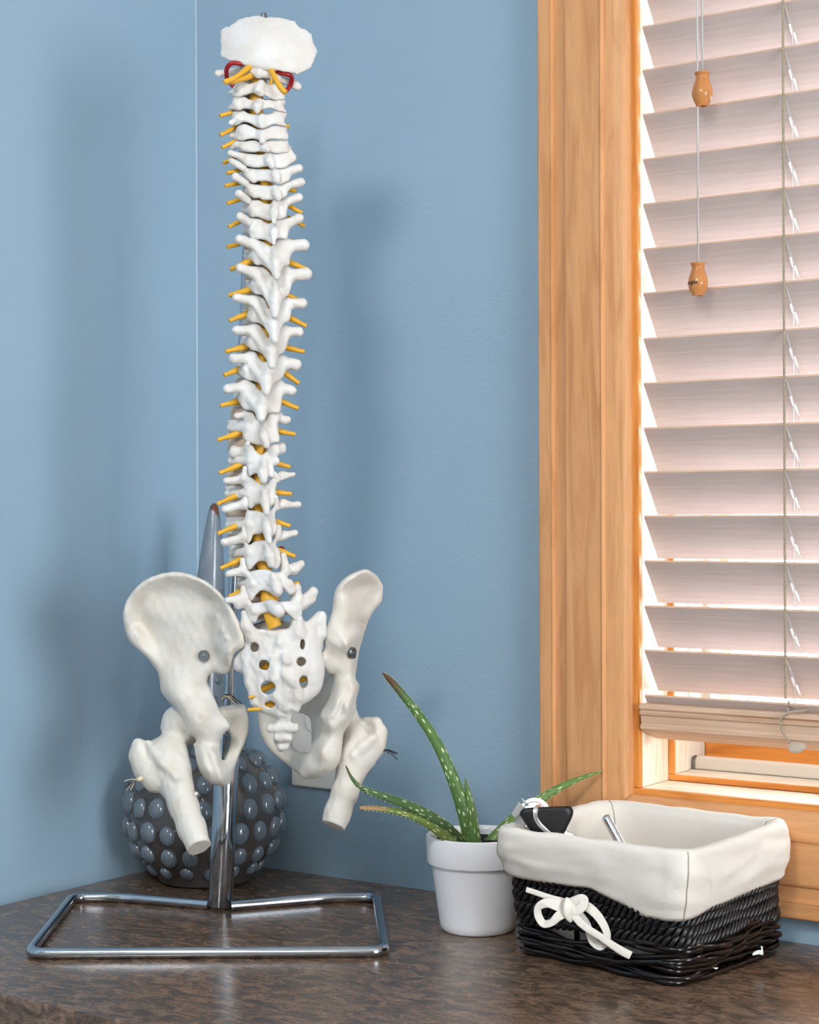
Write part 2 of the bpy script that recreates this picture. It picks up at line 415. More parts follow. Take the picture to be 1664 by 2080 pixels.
Geo().box(BX0, BX1, -.006, .045, ZLOW+nsl*PITCH-.005, JZ2-.001).put('head_rail', m_slat, bl, .002)
ZTOP = ZLOW+nsl*PITCH
m_cord = M('tan_braided_cord', srgb(172, 160, 138), 0.8).m
m_cord_w = M('grey_white_cord', srgb(206, 204, 202), 0.7).m
def helix(x, y, za, zb, r, pitch, ph, n=9):
    m = int((zb-za)/pitch*n); t = np.arange(m+1)/n*2*math.pi+ph
    return np.stack([x+r*np.cos(t), y+r*np.sin(t), za+np.arange(m+1)/n*pitch], -1)
LX = .7335
for lx, detail in ((LX, True), (1.32, False)):
    for ph in (0, math.pi):
        if detail: tube('ladder_cord', helix(lx, -.0024, .228, ZTOP, .00065, .0042, ph, 7), .00075, m_cord, bl, sides=5, hint=(1, 0, 0))
    if not detail: tube('ladder_cord', [(lx, -.002, .215), (lx, -.002, ZTOP)], .0011, m_cord, bl, sides=6, hint=(1, 0, 0))
    tube('lift_cord', [(lx+.002, .0150, .20), (lx+.002, .0150, ZTOP)], .0007, m_cord_w, bl, sides=6, hint=(1, 0, 0))
    for k, z in enumerate(slat_z):
        if k == 0 and detail: pass
        d = rnd.uniform(-.0015, .0015)
        for s in (-1, 1):
            a = Vector((lx+.0012, -.0012, z-.0022)); b = Vector((lx+.0040+s*.0018, .0285, z-.0432))
            tube('rung', [a, a.lerp(b, .5)+Vector((0, -.0002, -.0012)), b], .00035, m_cord_w, bl, sides=5, hint=(1, 0, 0))
            f0, f1 = (.34+d*20, .58+d*20) if s < 0 else (.52+d*20, .76+d*20)
            p0, p1 = a.lerp(b, f0)+Vector((0, -.0008, -.0016)), a.lerp(b, f1)+Vector((0, -.0008, -.0016))
            tube('clip', [p0, p0.lerp(p1, .12), p0.lerp(p1, .5), p1], [.0008, .0013, .0012, .0006], m_white_pl, bl, sides=8, hint=(1, 0, 0))
# loose tail of the ladder cord with its clear plastic disc
zt = lambda X, Y, y: on_wall(1560+X/8.66, 1300+Y/8.66, y)
tail = [zt(368, 1085, -.0024), zt(386, 1140, -.004), zt(520, 1188, .004), zt(660, 1205, .006), zt(690, 1225, .0), zt(600, 1250, -.010), zt(400, 1268, -.0125),
        zt(290, 1320, -.0135), zt(226, 1400, -.0135), zt(240, 1560, -.0125), zt(330, 1720, -.0115), zt(395, 1815, -.0105)]
tp = crom(tail, 14); n = len(tp); ph = np.arange(n)*0.75
for s in (0, math.pi):
    off = np.stack([.0006*np.cos(ph+s), np.zeros(n), .0006*np.sin(ph+s)], -1)
    tube('cord_tail', tp+off, .0007, m_cord, bl, sides=5, hint=(0, 1, 0))
m_clear = M('clear_plastic', srgb(236, 240, 236), 0.08); m_clear.b.inputs['Transmission Weight'].default_value = 0.75; m_clear.b.inputs['IOR'].default_value = 1.2; m_clear = m_clear.m
c = zt(512, 1872, -.0095)
lathe('cord_disc', [(.0001, -.0006), (.0078, -.0006), (.0086, 0), (.0078, .0006), (.0001, .0006)], m_clear, bl, 28,
      mtx=Matrix.Translation(c) @ Matrix.Rotation(math.radians(6), 4, 'Y') @ Matrix.Rotation(math.radians(38), 4, 'X'))
# pull cords with turned wooden knobs
m_knob = wood_mat('turned_knob_wood', srgb(196, 132, 76), srgb(170, 104, 52), (9, 9, 2), 0.18, 14, 0.02)
m_ink = M('black_print', srgb(24, 22, 20), 0.5).m
KP = [(.0006, .003), (.0036, .003), (.0042, .0002), (.0058, .0004), (.0067, .0022), (.0086, .0060), (.0099, .0108), (.0099, .0140), (.0091, .0180), (.0076, .0225), (.0065, .0262),
      (.0062, .0280), (.0064, .0295), (.0072, .0312), (.0075, .0322), (.0068, .0328), (.0016, .0326)]
KP = crom([(r, z, 0) for r, z in KP], 4)[:, :2]
for (px, ytop, ybot, cx) in ((1427, 147, 216, 1424.5), (1418.5, 534, 601, 1416)):
    top_, bot_ = on_wall(px, ytop, -.016), on_wall(px, ybot, -.016)
    tube('pull_cord', [(top_.x, -.016, ZTOP-.01+.012), (top_.x, -.016, top_.z-.004)], .0009, m_cord_w, bl, sides=7, hint=(1, 0, 0))
    s = (top_.z-bot_.z)/.0328
    k = lathe('knob', [(r*s, z*s) for r, z in KP], m_knob, bl, 32, mtx=Matrix.Translation((bot_.x, -.016, bot_.z)))
    if ytop > 400:
        cu = bpy.data.curves.new('lettering', 'FONT'); cu.body = 'Douglas'; cu.size = .0052; cu.extrude = .0; cu.align_x = 'LEFT'; cu.offset = .00012
        to = bpy.data.objects.new('lettering', cu); C.objects.link(to)
        bpy.context.view_layer.update()
        tm = bpy.data.meshes.new_from_object(to.evaluated_get(bpy.context.evaluated_depsgraph_get()))
        bpy.data.objects.remove(to)
        bm = bmesh.new(); bm.from_mesh(tm)
        bmesh.ops.subdivide_edges(bm, edges=bm.edges[:], cuts=1); bmesh.ops.triangulate(bm, faces=bm.faces[:]); bm.to_mesh(tm); bm.free()
        rr, zz = np.array([r for r, z in KP])*s, np.array([z for r, z in KP])*s
        i0 = int(np.argmax(rr))
        wd = max(v.co.x for v in tm.vertices)
        # the view direction in the room frame fixes where on the round knob the word ends up
        vd = ROOM.inverted().to_3x3() @ (Vector((0, 0, CAM_Z))-ROOM @ Vector((bot_.x, -.016, bot_.z))); a_view = math.atan2(vd.y, vd.x)
        for v in tm.vertices:
            h = .0112*s+v.co.y; r = float(np.interp(h, zz[:i0+1] if h < zz[i0] else zz[i0:], rr[:i0+1] if h < zz[i0] else rr[i0:]))+.00012
            a = a_view-.02+(v.co.x-wd)/.0098
            v.co = (r*math.cos(a), r*math.sin(a), h)
        put('lettering', tm, m_ink, k)

# ------------------------------------------------------------------ wall outlet behind the pelvis
ol = on_wall(652, 1497, 0)
out = tag(empty('wall_outlet', mat=ROOM @ Matrix.Translation((ol.x, 0, ol.z))), 'white wall outlet plate on the blue wall, behind the right hip bone', 'outlet')
m_plate = M('ivory_plate', srgb(232, 228, 220), 0.4).m
hw, hh = .0375, .0565
Geo().box(-hw, hw, -.0065, -.0004, -hh, hh).put('cover_plate', m_plate, out, .002)
for zc in (.020, -.020):
    pts = [(.0165*math.copysign(abs(math.cos(a))**.7, math.cos(a)), zc+.0145*math.sin(a)) for a in np.linspace(0, 2*math.pi, 24, endpoint=False)]
    sk = Geo().prism(pts, 'y', -.0085, -.0060).put('socket', m_plate, out, .0006)
    for xx in (-.0064, .0064):
        Geo().box(xx-.0009, xx+.0009, -.0088, -.0080, zc-.001, zc+.007).put('slot', m_black_rubber, sk)
lathe('screw', [(.0001, .0012), (.002, .001), (.0028, 0)], m_alu, out, 12, mtx=Matrix.Translation((0, -.0065, 0)) @ Matrix.Rotation(math.pi/2, 4, 'X'))
# ------------------------------------------------------------------ solid modelling of bone: signed distances blended smoothly, then meshed
CROP = {1: (420, 10, 6.5), 2: (420, 300, 6.5), 3: (420, 580, 6.5), 4: (420, 840, 6.5), 5: (420, 1080, 4.332), 6: (230, 1140, 5.2), 7: (500, 1140, 3.716), 8: (230, 1400, 4.332), 0: (0, 0, 1.0)}

def surface_nets(Fv, h, org):
    """quad mesh of the zero level of the sampled field"""
    S = Fv < 0
    nx, ny, nz = Fv.shape
    cs = np.zeros((nx-1, ny-1, nz-1), np.int8)
    for i in (0, 1):
        for j in (0, 1):
            for k in (0, 1): cs += S[i:nx-1+i, j:ny-1+j, k:nz-1+k]
    act = (cs > 0) & (cs < 8)
    I = np.argwhere(act); idx = np.full(act.shape, -1, np.int32); idx[act] = np.arange(len(I))
    acc = np.zeros((len(I), 3)); cnt = np.zeros(len(I))
    cor = [(i, j, k) for i in (0, 1) for j in (0, 1) for k in (0, 1)]
    val = {c: Fv[I[:, 0]+c[0], I[:, 1]+c[1], I[:, 2]+c[2]] for c in cor}
    for c in cor:
        for ax in range(3):
            if c[ax] == 0:
                c2 = list(c); c2[ax] = 1; c2 = tuple(c2)
                a, b = val[c], val[c2]; m = (a < 0) != (b < 0)
                t = np.where(m, a/np.where(m, a-b, 1), 0)
                p = np.array(c, float)[None].repeat(len(I), 0); p[:, ax] += t
                acc[m] += p[m]; cnt[m] += 1
    V = (I+acc/cnt[:, None])*h+org
    Q = []
    for ax in range(3):
        sl0 = [slice(None)]*3; sl1 = [slice(None)]*3; sl0[ax] = slice(0, -1); sl1[ax] = slice(1, None)
        a, b = S[tuple(sl0)], S[tuple(sl1)]
        o1, o2 = [(1, 2), (2, 0), (0, 1)][ax]
        E = np.argwhere(a != b); E = E[(E[:, o1] > 0) & (E[:, o2] > 0) & (E[:, o1] < Fv.shape[o1]-1) & (E[:, o2] < Fv.shape[o2]-1)]
        ins = a[E[:, 0], E[:, 1], E[:, 2]]
        def cell(d1, d2):
            c = E.copy(); c[:, o1] -= d1; c[:, o2] -= d2; return idx[c[:, 0], c[:, 1], c[:, 2]]
        q = np.stack([cell(1, 1), cell(0, 1), cell(0, 0), cell(1, 0)], -1)
        q[~ins] = q[~ins][:, ::-1]; Q.append(q)
    Q = np.concatenate(Q); Q = Q[(Q >= 0).all(1)]
    return V, Q

def poly_sd(P, X, Z):
    d = np.full(X.shape, 1e9); ins = np.zeros(X.shape, bool); n = len(P)
    for i in range(n):
        a, b = P[i], P[(i+1) % n]; ex, ez = b-a; wx, wz = X-a[0], Z-a[1]
        t = np.clip((wx*ex+wz*ez)/(ex*ex+ez*ez+1e-12), 0, 1)
        d = np.minimum(d, (wx-ex*t)**2+(wz-ez*t)**2)
        c = ((a[1] > Z) != (b[1] > Z)) & (X < ex*(Z-a[1])/(ez if abs(ez) > 1e-9 else 1e-9)+a[0])
        ins ^= c
    d = np.sqrt(d); d[ins] *= -1
    return d

def rbf(pts, vals, c=9.0):
    P = np.asarray(pts, float); n = len(P)
    K = np.sqrt(((P[:, None]-P[None])**2).sum(-1)+c*c)
    A = np.zeros((n+3, n+3)); A[:n, :n] = K-np.eye(n)*-.3; A[:n, n] = 1; A[:n, n+1:] = P; A[n, :n] = 1; A[n+1:, :n] = P.T
    vals = np.asarray(vals, float)
    W = np.linalg.solve(A, np.concatenate([vals, np.zeros((3,)+vals.shape[1:])]))
    def f(X, Z):
        out = W[n]+0*X+W[n+1]*X+W[n+2]*Z
        for p, wgt in zip(P, W[:n]): out = out+wgt*np.sqrt((X-p[0])**2+(Z-p[1])**2+c*c)
        return out
    return f

class Bone:
    """a bone modelled in millimetres around its own centre: u to the right, d away from the viewer's side, v up.
    Points are given in the coordinates of one enlarged view of the photograph (CROP) plus a depth d."""
    def __init__(s, crop, centre, Y0, h=0.85):
        s.cr = CROP[crop]; s.Y0 = Y0; s.k = Y0/F_PX*1000; s.h = h; s.pr = []
        s.cx, s.cy = s.cr[0]+centre[0]/s.cr[2], s.cr[1]+centre[1]/s.cr[2]
        s.P0 = at(s.cx, s.cy, Y0); q = at(s.cx, s.cy, Y0+1); s.ray = q-s.P0
        r3 = cam_m.to_3x3(); s.ex = r3 @ Vector((1, 0, 0)); s.ez = r3 @ Vector((0, 1, 0))
        s.seed = 1
    def use(s, crop): s.cr = CROP[crop]; return s
    def p(s, x, y, d=0.0):
        return np.array([(s.cr[0]+x/s.cr[2]-s.cx)*s.k, d, -(s.cr[1]+y/s.cr[2]-s.cy)*s.k])
    def R(s, r): return r/s.cr[2]*s.k
    def _add(s, op, fn, lo, hi, k): s.pr.append((op, fn, np.asarray(lo, float), np.asarray(hi, float), k)); return s
    def cap(s, a, b, r1, r2=None, k=3.0, op='+'):
        a, b = s.p(*a), s.p(*b); r1 = s.R(r1); r2 = r1 if r2 is None else s.R(r2); m = max(r1, r2)
        ba = b-a; L = ba @ ba+1e-9
        def fn(x, y, z):
            t = np.clip(((x-a[0])*ba[0]+(y-a[1])*ba[1]+(z-a[2])*ba[2])/L, 0, 1)
            return np.sqrt((x-a[0]-ba[0]*t)**2+(y-a[1]-ba[1]*t)**2+(z-a[2]-ba[2]*t)**2)-(r1+(r2-r1)*t)
        return s._add(op, fn, np.minimum(a, b)-m, np.maximum(a, b)+m, k)
    def chain(s, pts, k=3.0, op='+'):
        for q, w_ in zip(pts, pts[1:]): s.cap(q[:3], w_[:3], q[3], w_[3], k, op)
        return s
    def ell(s, c, ru, rd, rv, k=3.0, op='+'):
        """ru, rv in view units, rd in mm"""
        c = s.p(*c); r = np.array([s.R(ru), rd, s.R(rv)]); m = r.min()
        def fn(x, y, z):
            q = np.sqrt(((x-c[0])/r[0])**2+((y-c[1])/r[1])**2+((z-c[2])/r[2])**2)
            q2 = np.sqrt(((x-c[0])/r[0]**2)**2+((y-c[1])/r[1]**2)**2+((z-c[2])/r[2]**2)**2)+1e-9
            return q*(q-1)/q2
        return s._add(op, fn, c-r, c+r, k)
    def drum(s, c, ru_mm, rd_mm, hv_mm, k=2.0, waist=0.10):
        c = np.asarray(c, float)
        def fn(x, y, z):
            t = (z-c[2])/hv_mm; w_ = 1-waist*(1-np.clip(t*t, 0, 1))
            r = (np.sqrt(((x-c[0])/(ru_mm*w_))**2+((y-c[1])/(rd_mm*w_))**2)-1)*min(ru_mm, rd_mm)
            q = np.abs(z-c[2])-hv_mm; e = 1.6
            return np.minimum(np.maximum(r+e, q+e), 0)+np.sqrt(np.maximum(r+e, 0)**2+np.maximum(q+e, 0)**2)-e
        return s._add('+', fn, c-[ru_mm, rd_mm, hv_mm], c+[ru_mm, rd_mm, hv_mm], k)
    def plate(s, poly, depth, thick, k=3.0, smooth=3, op='+', rnd=None):
        """outline pushed in depth; depth(u,v) gives the near face, thick(u,v) or a number the thickness, both in mm"""
        P = np.array([s.p(x, y)[[0, 2]] for x, y in poly])
        if smooth: P = crom(np.c_[P, np.zeros(len(P))], smooth, True)[:, :2]
        gx, gz = np.linspace(P[:, 0].min(), P[:, 0].max(), 24), np.linspace(P[:, 1].min(), P[:, 1].max(), 24)
        GX, GZ = np.meshgrid(gx, gz, indexing='ij'); dd = depth(GX, GZ)
        tt = thick(GX, GZ) if callable(thick) else np.full_like(dd, thick)
        ok = poly_sd(P, GX, GZ) < 2.0
        lo = np.array([P[:, 0].min(), dd[ok].min()-2, P[:, 1].min()]); hi = np.array([P[:, 0].max(), (dd+tt)[ok].max()+2, P[:, 1].max()])
        def fn(x, y, z):
            X, Z = np.broadcast_arrays(x[:, 0, :], z[:, 0, :])
            sd = poly_sd(P, X, Z); d = depth(X, Z); t = np.maximum(thick(X, Z) if callable(thick) else thick+0*d, 2.0)
            g0, g1 = np.gradient(d, s.h); gg = np.sqrt(1+np.minimum(g0**2+g1**2, 9))
            r = np.minimum(t/2*.92, rnd if rnd else 50)
            t, d, r, gg, sd = [a[:, None, :] for a in (t, d, r, gg, sd)]
            qx = sd+r; qy = np.abs(y-d-t/2)/gg-t/2+r
            return np.minimum(np.maximum(qx, qy), 0)+np.sqrt(np.maximum(qx, 0)**2+np.maximum(qy, 0)**2)-r
        return s._add(op, fn, lo, hi, k)
    def ctrl(s, pts, c=9.0):
        """near face and thickness fields through (x, y, depth, thickness) points"""
        P = [s.p(x, y)[[0, 2]] for x, y, d, t in pts]
        return rbf(P, [q[2] for q in pts], c), rbf(P, [q[3] for q in pts], c)
    def build(s, name, mat, root, rough=0.09, wl=7.0):
        h = s.h; pad = 3*h+1.5
        lo = np.min([q[2] for q in s.pr if q[0] == '+'], 0)-pad; hi = np.max([q[3] for q in s.pr if q[0] == '+'], 0)+pad
        n = np.ceil((hi-lo)/h).astype(int)+1
        ax = [lo[i]+np.arange(n[i])*h for i in range(3)]
        Fv = np.full(n, 40.0, np.float64)
        for op, fn, a, b, k in s.pr:
            m = k+2.5*h
            i0 = np.clip(np.floor((a-m-lo)/h).astype(int), 0, n-1); i1 = np.clip(np.ceil((b+m-lo)/h).astype(int)+1, 1, n)
            sl_ = tuple(slice(i0[i], i1[i]) for i in range(3))
            if min(i1-i0) < 2: continue
            new = fn(ax[0][sl_[0]][:, None, None], ax[1][sl_[1]][None, :, None], ax[2][sl_[2]][None, None, :])
            old = Fv[sl_]
            if op == '-': new = -new; hh = np.clip(.5+.5*(new-old)/k, 0, 1); Fv[sl_] = old*(1-hh)+new*hh+k*hh*(1-hh)
            else: hh = np.clip(.5+.5*(old-new)/k, 0, 1); Fv[sl_] = old*(1-hh)+new*hh-k*hh*(1-hh)
        if rough:
            rg = np.random.RandomState(s.seed)
            X, Y, Z = ax[0][:, None, None], ax[1][None, :, None], ax[2][None, None, :]
            for _ in range(5):
                kv = rg.normal(size=3); kv *= 2*math.pi/(wl*rg.uniform(.6, 1.6))/np.linalg.norm(kv); ph = rg.uniform(0, 6.28)
                Fv = Fv+rough*np.sin(kv[0]*X+kv[1]*Y+kv[2]*Z+ph)
        V, Q = surface_nets(Fv, h, lo)
        W = np.outer(V[:, 0], s.ex)+np.outer(V[:, 1], s.ray)+np.outer(V[:, 2], s.ez)
        W = W/1000+np.array(s.P0)-np.array(root.location)
        return put(name, mesh_np(name, W, Q), mat, root)
    def world(s, q):
        return s.P0+(s.ex*q[0]+s.ray*q[1]+s.ez*q[2])/1000

# ------------------------------------------------------------------ the spine model
YS = 1.665
spine = tag(empty('spine_model', at(560, 1735, 1.70)), 'white plastic human spine and pelvis model with yellow nerves, hanging on the chrome stand', 'anatomical model')

def nerve(crop, a, b, r0=36, r1=30, d0=14, d1=10, Y=YS):
    cr = CROP[crop]
    pa, pb = [np.array([cr[0]+q[0]/cr[2], cr[1]+q[1]/cr[2]]) for q in (a, b)]
    L = np.linalg.norm(pb-pa)
    back = pa-(pb-pa)/L*max(14, 8)
    px = np.concatenate([[back], [pa+(pb-pa)*t for t in (0, .22, .5, .78, .93, 1.0)]])
    dd = np.concatenate([[d0+3], d0+(d1-d0)*np.array([0, .22, .5, .78, .93, 1])])
    pts = [at(x, y, Y+d/1000) for (x, y), d in zip(px, dd)]
    s = Y/F_PX/cr[2]
    rr = np.array([r0*.8, r0, r0*1.02, r0*.8+r1*.1, r1*.86, r1*.92, r1*.98])*s*0.5*1.9
    tube('nerve', pts, rr, m_nerve, spine, sides=12, hint=(0, 1, 0), root=spine)

discs, bodies, cordpts = [], [], []
def vert(crop, lam, tpl=(), tpr=(), spin=(), extra=(), body=(17, 12, 7.5), bshift=-9.0, bdepth=30.0, tilt=.22, curve=.012, thick=6.5, subs=(), sc_=None, canal=True, hts=0):
    xs = [p[0] for p in lam]; ys = [p[1] for p in lam]
    cx, cy = (min(xs)+max(xs))/2, (min(ys)+max(ys))/2
    B = Bone(crop, (cx, cy), YS, .85); B.seed = len(bodies)+3
    u0 = B.p(sc_ if sc_ else (spin[0][0] if spin else cx), cy)[0]
    dep = lambda U, V: np.minimum(curve*(U-u0)**2, 16)+tilt*V
    B.plate(lam, dep, thick, k=2.0, smooth=3, rnd=2.6)
    def dz(x, y): q = B.p(x, y); return float(min(curve*(q[0]-u0)**2, 16)+tilt*q[2])
    for a, b, r0, r1, da, db in tpl: B.cap((a[0], a[1], da), (b[0], b[1], db), r0, r1, 5.5)
    for a, b, r0, r1, da, db in tpr: B.cap((a[0], a[1], da), (b[0], b[1], db), r0, r1, 5.5)
    for i in range(len(spin)-1):
        a, b = spin[i], spin[i+1]; B.cap((a[0], a[1], dz(*a[:2])+a[3]), (b[0], b[1], dz(*b[:2])+b[3]), a[2], b[2], 6.0)
    if spin and tilt > .2 and len(lam) and min(p[1] for p in lam) >= 0 and len(bodies) >= 11:
        e = spin[-1]; de = dz(*e[:2])+e[3]
        for tp_, fr in ((tpl, .55), (tpr, .55)):
            for a, b, r0, r1, da, db in tp_[:1]:
                m0 = (a[0]+(spin[0][0]-a[0])*.18, a[1]+20); B.cap((m0[0], m0[1], da+1.5), (e[0], e[1]-30, de+2.5), 52, 16, 7.0)
    for e in extra: B.cap(*e, k=2.5)
    bc = B.p(cx, cy); bc = np.array([bc[0]+bshift, bdepth, bc[2]+hts])
    B.drum(bc, *body)
    hw = B.R((max(xs)-min(xs))*.36)
    for sgn in (-1, 1):
        a = np.array([B.p(cx, cy)[0]+sgn*hw, 6.0, B.p(cx, cy)[2]+1.0]); b = np.array([bc[0]+sgn*body[0]*.75, bdepth-body[1]*.6, bc[2]+1.0])
        inv = lambda q: ((q[0]/B.k+B.cx-B.cr[0])*B.cr[2], (-q[2]/B.k+B.cy-B.cr[1])*B.cr[2], q[1])
        B.cap(inv(a), inv(b), 4.2/B.k*B.cr[2], 4.2/B.k*B.cr[2], 3.0)
    for e in subs: B.cap(*e, k=1.2, op='-')
    o = B.build('vertebra', m_bone, spine)
    bodies.append((np.array(B.world(bc)), body)); cordpts.append(np.array(B.world(np.array([B.p(cx, cy)[0]+bshift*.15, 13.5, bc[2]]))))
    return o

CB = (15, 10, 5.2)
# atlas: thin ring with long side knobs
B = Bone(1, (680, 930), YS+.004, .8)
B.chain([(150, 905, 6, 52), (230, 890, 10, 34), (330, 880, 14, 40), (430, 860, 14, 44), (560, 860, 4, 46), (690, 900, -2, 62), (800, 920, 0, 46), (930, 960, 6, 46), (1010, 1000, 14, 44), (1080, 1010, 16, 44), (1150, 1045, 16, 52), (1205, 1080, 16, 55)], k=2.5)
B.chain([(430, 880, 16, 60), (420, 900, 34, 60), (640, 900, 40, 40), (900, 960, 40, 60), (960, 990, 18, 60)], k=3)
B.build('vertebra', m_bone, spine)
cordpts.append(np.array(B.world(B.p(690, 930, 14))))
bodies.append((np.array(B.world(B.p(640, 930, 36))), CB))
vert(1, [(330,1150),(350,1100),(420,1030),(500,1020),(560,1040),(640,1020),(725,985),(790,1040),(870,1060),(920,1050),(980,1100),(1030,1180),(1035,1240),(990,1255),(900,1255),(850,1235),(760,1190),(720,1180),(690,1175),(620,1165),(540,1185),(480,1195),(440,1215),(380,1215),(335,1195)],
     spin=[(720,1030,30,-1),(690,1120,42,-3),(720,1165,26,-2)], extra=[((330,1150,8),(300,1155,14),26,22)], body=CB, sc_=690)
vert(1, [(345,1212),(430,1222),(500,1215),(560,1250),(650,1262),(760,1250),(840,1250),(930,1266),(1030,1245),(1042,1290),(1020,1340),(1055,1420),(1000,1415),(930,1398),(850,1365),(780,1375),(700,1380),(620,1383),(540,1372),(480,1372),(440,1395),(360,1388),(300,1375),(280,1350),(345,1290)],
     spin=[(690,1275,34,0),(665,1340,36,-3),(665,1405,24,-3)], body=CB, sc_=670)
vert(1, [(335,1400),(430,1392),(490,1390),(530,1425),(640,1446),(760,1448),(860,1430),(890,1402),(960,1405),(1050,1424),(1057,1460),(1030,1530),(1057,1603),(990,1598),(900,1575),(840,1588),(790,1615),(740,1626),(690,1620),(620,1586),(550,1556),(480,1547),(430,1568),(370,1600),(320,1590),(300,1540),(340,1510),(330,1450)],
     spin=[(720,1480,34,0),(730,1600,34,-3)], extra=[((330,1545,4),(320,1560,2),34,34)], body=CB, sc_=720)
vert(1, [(390,1620),(450,1580),(490,1568),(560,1592),(640,1628),(690,1646),(760,1642),(830,1606),(920,1590),(1010,1608),(1060,1614),(1062,1670),(1080,1730),(1060,1780),(960,1776),(850,1770),(800,1776),(745,1812),(720,1815),(690,1786),(600,1768),(540,1776),(450,1796),(395,1768),(400,1700)],
     spin=[(740,1680,36,0),(735,1800,36,-3)], tpl=[((400,1720),(320,1725),34,36,12,16)], body=CB, sc_=740)
vert(1, [(400,1812),(500,1805),(560,1790),(640,1788),(700,1825),(760,1806),(850,1790),(960,1790),(1065,1794),(1062,1830),(1082,1890),(1095,1950),(1000,1958),(900,1960),(860,1942),(780,1932),(700,1936),(620,1946),(560,1946),(470,1922),(412,1868),(395,1832)],
     spin=[(740,1830,36,-1),(790,1900,40,-3)], tpl=[((400,1840),(345,1880),36,40,10,14)], tpr=[((1070,1880),(1100,1900),30,26,12,16)], body=CB, sc_=760)
vert(2, [(440,110),(520,78),(620,84),(760,92),(860,88),(960,78),(1060,78),(1095,120),(1112,200),(1060,250),(990,276),(900,270),(820,240),(760,246),(680,266),(600,258),(520,228),(465,170)],
     spin=[(810,100,34,0),(830,170,40,-4),(860,235,34,-4)], tpl=[((440,110),(310,70),44,44,8,6)], tpr=[((1085,60),(1130,130),52,62,10,10)], body=(16, 11, 5.8), sc_=810)
vert(2, [(480,280),(560,264),(680,280),(780,284),(880,282),(980,288),(1100,272),(1112,330),(1095,420),(1040,456),(980,486),(930,458),(880,466),(800,446),(680,441),(630,470),(570,448),(490,350)],
     spin=[(880,300,28,-1),(920,380,36,-4),(930,440,28,-4)], tpl=[((480,270),(330,180),46,46,6,2)], tpr=[((1100,300),(1220,272),54,58,10,10)], body=(16, 11, 6.2), sc_=900)
vert(2, [(520,484),(640,484),(700,494),(860,503),(960,494),(1080,464),(1062,570),(1060,640),(990,676),(940,690),(850,691),(740,686),(690,657),(640,666),(570,638),(530,560)],
     spin=[(900,530,28,-1),(930,610,36,-4),(945,670,26,-4)], tpl=[((510,470),(380,385),50,56,6,0)], tpr=[((1070,500),(1245,452),52,60,10,10)], body=(16, 12, 6.5), sc_=910)
TB = (16, 13, 7.2)
vert(2, [(540,700),(690,694),(760,734),(870,740),(920,704),(1040,692),(1060,790),(1050,900),(1000,935),(900,955),(860,966),(800,962),(700,922),(640,916),(575,905),(550,800)],
     spin=[(900,720,30,-1),(890,860,42,-6),(885,985,26,-7)], tpl=[((530,690),(430,610),52,58,4,-2)], tpr=[((1040,720),(1215,655),52,62,10,10)], body=TB, sc_=900)
vert(2, [(560,940),(700,932),(760,974),(850,1002),(940,944),(1060,942),(1080,1060),(1062,1195),(990,1200),(930,1200),(880,1260),(850,1262),(780,1222),(710,1208),(640,1210),(570,1180),(550,1030)],
     spin=[(910,1000,30,-1),(890,1130,40,-6),(885,1265,22,-8)], tpl=[((550,980),(445,910),56,60,4,-3)], tpr=[((1060,1020),(1215,930),54,68,10,10)], body=TB, sc_=895)
vert(2, [(575,1200),(690,1224),(770,1250),(860,1310),(920,1215),(1058,1200),(1092,1300),(1092,1440),(1082,1545),(985,1550),(950,1600),(925,1690),(880,1690),(820,1615),(740,1548),(660,1550),(605,1500),(585,1380)],
     spin=[(905,1330,32,-1),(915,1500,42,-7),(925,1715,20,-10)], tpl=[((570,1260),(435,1210),62,66,4,-4)], tpr=[((1090,1300),(1280,1285),72,82,8,8)], body=TB, sc_=910)
vert(2, [(640,1590),(740,1568),(830,1650),(905,1710),(965,1560),(1072,1556),(1105,1700),(1112,1800),(1085,1920),(1062,1958),(960,2000),(940,2120),(880,2140),(850,2080),(740,1950),(660,1940),(600,1880),(590,1740)],
     spin=[(915,1730,32,-1),(905,1950,48,-8),(900,2210,24,-11)], tpl=[((590,1640),(440,1590),64,60,4,-5)], tpr=[((1090,1690),(1310,1665),76,86,8,8)], body=TB, sc_=910)
vert(3, [(600,150),(700,142),(780,195),(870,420),(950,220),(1055,172),(1092,250),(1112,330),(1082,460),(1000,505),(930,560),(915,700),(870,700),(830,600),(700,502),(610,482),(555,440),(545,310)],
     spin=[(880,330,34,-1),(880,500,50,-8),(895,735,20,-12)], tpl=[((570,195),(395,160),60,58,4,-5)], tpr=[((1070,230),(1265,235),60,68,8,8)], body=TB, sc_=885)
vert(3, [(590,500),(690,512),(745,585),(835,720),(930,570),(1042,530),(1072,650),(1062,760),(1012,885),(930,920),(890,1030),(840,1030),(780,930),(680,872),(595,852),(532,780),(520,640)],
     spin=[(865,640,34,-1),(850,850,50,-8),(862,1065,22,-12)], tpl=[((560,590),(395,590),60,62,4,-5)], tpr=[((1040,610),(1210,612),64,70,10,9)], body=TB, sc_=855)
vert(3, [(540,884),(650,884),(700,964),(780,1010),(880,930),(1010,922),(1042,1000),(1030,1150),(972,1240),(890,1262),(830,1380),(780,1385),(730,1310),(640,1260),(560,1255),(470,1210),(430,1130),(450,1050)],
     spin=[(815,1060,34,-1),(795,1230,50,-7),(788,1420,28,-11)], tpl=[((520,960),(350,965),62,64,6,-4)], tpr=[((1000,1010),(1175,1045),66,80,10,10)], body=TB, sc_=800)
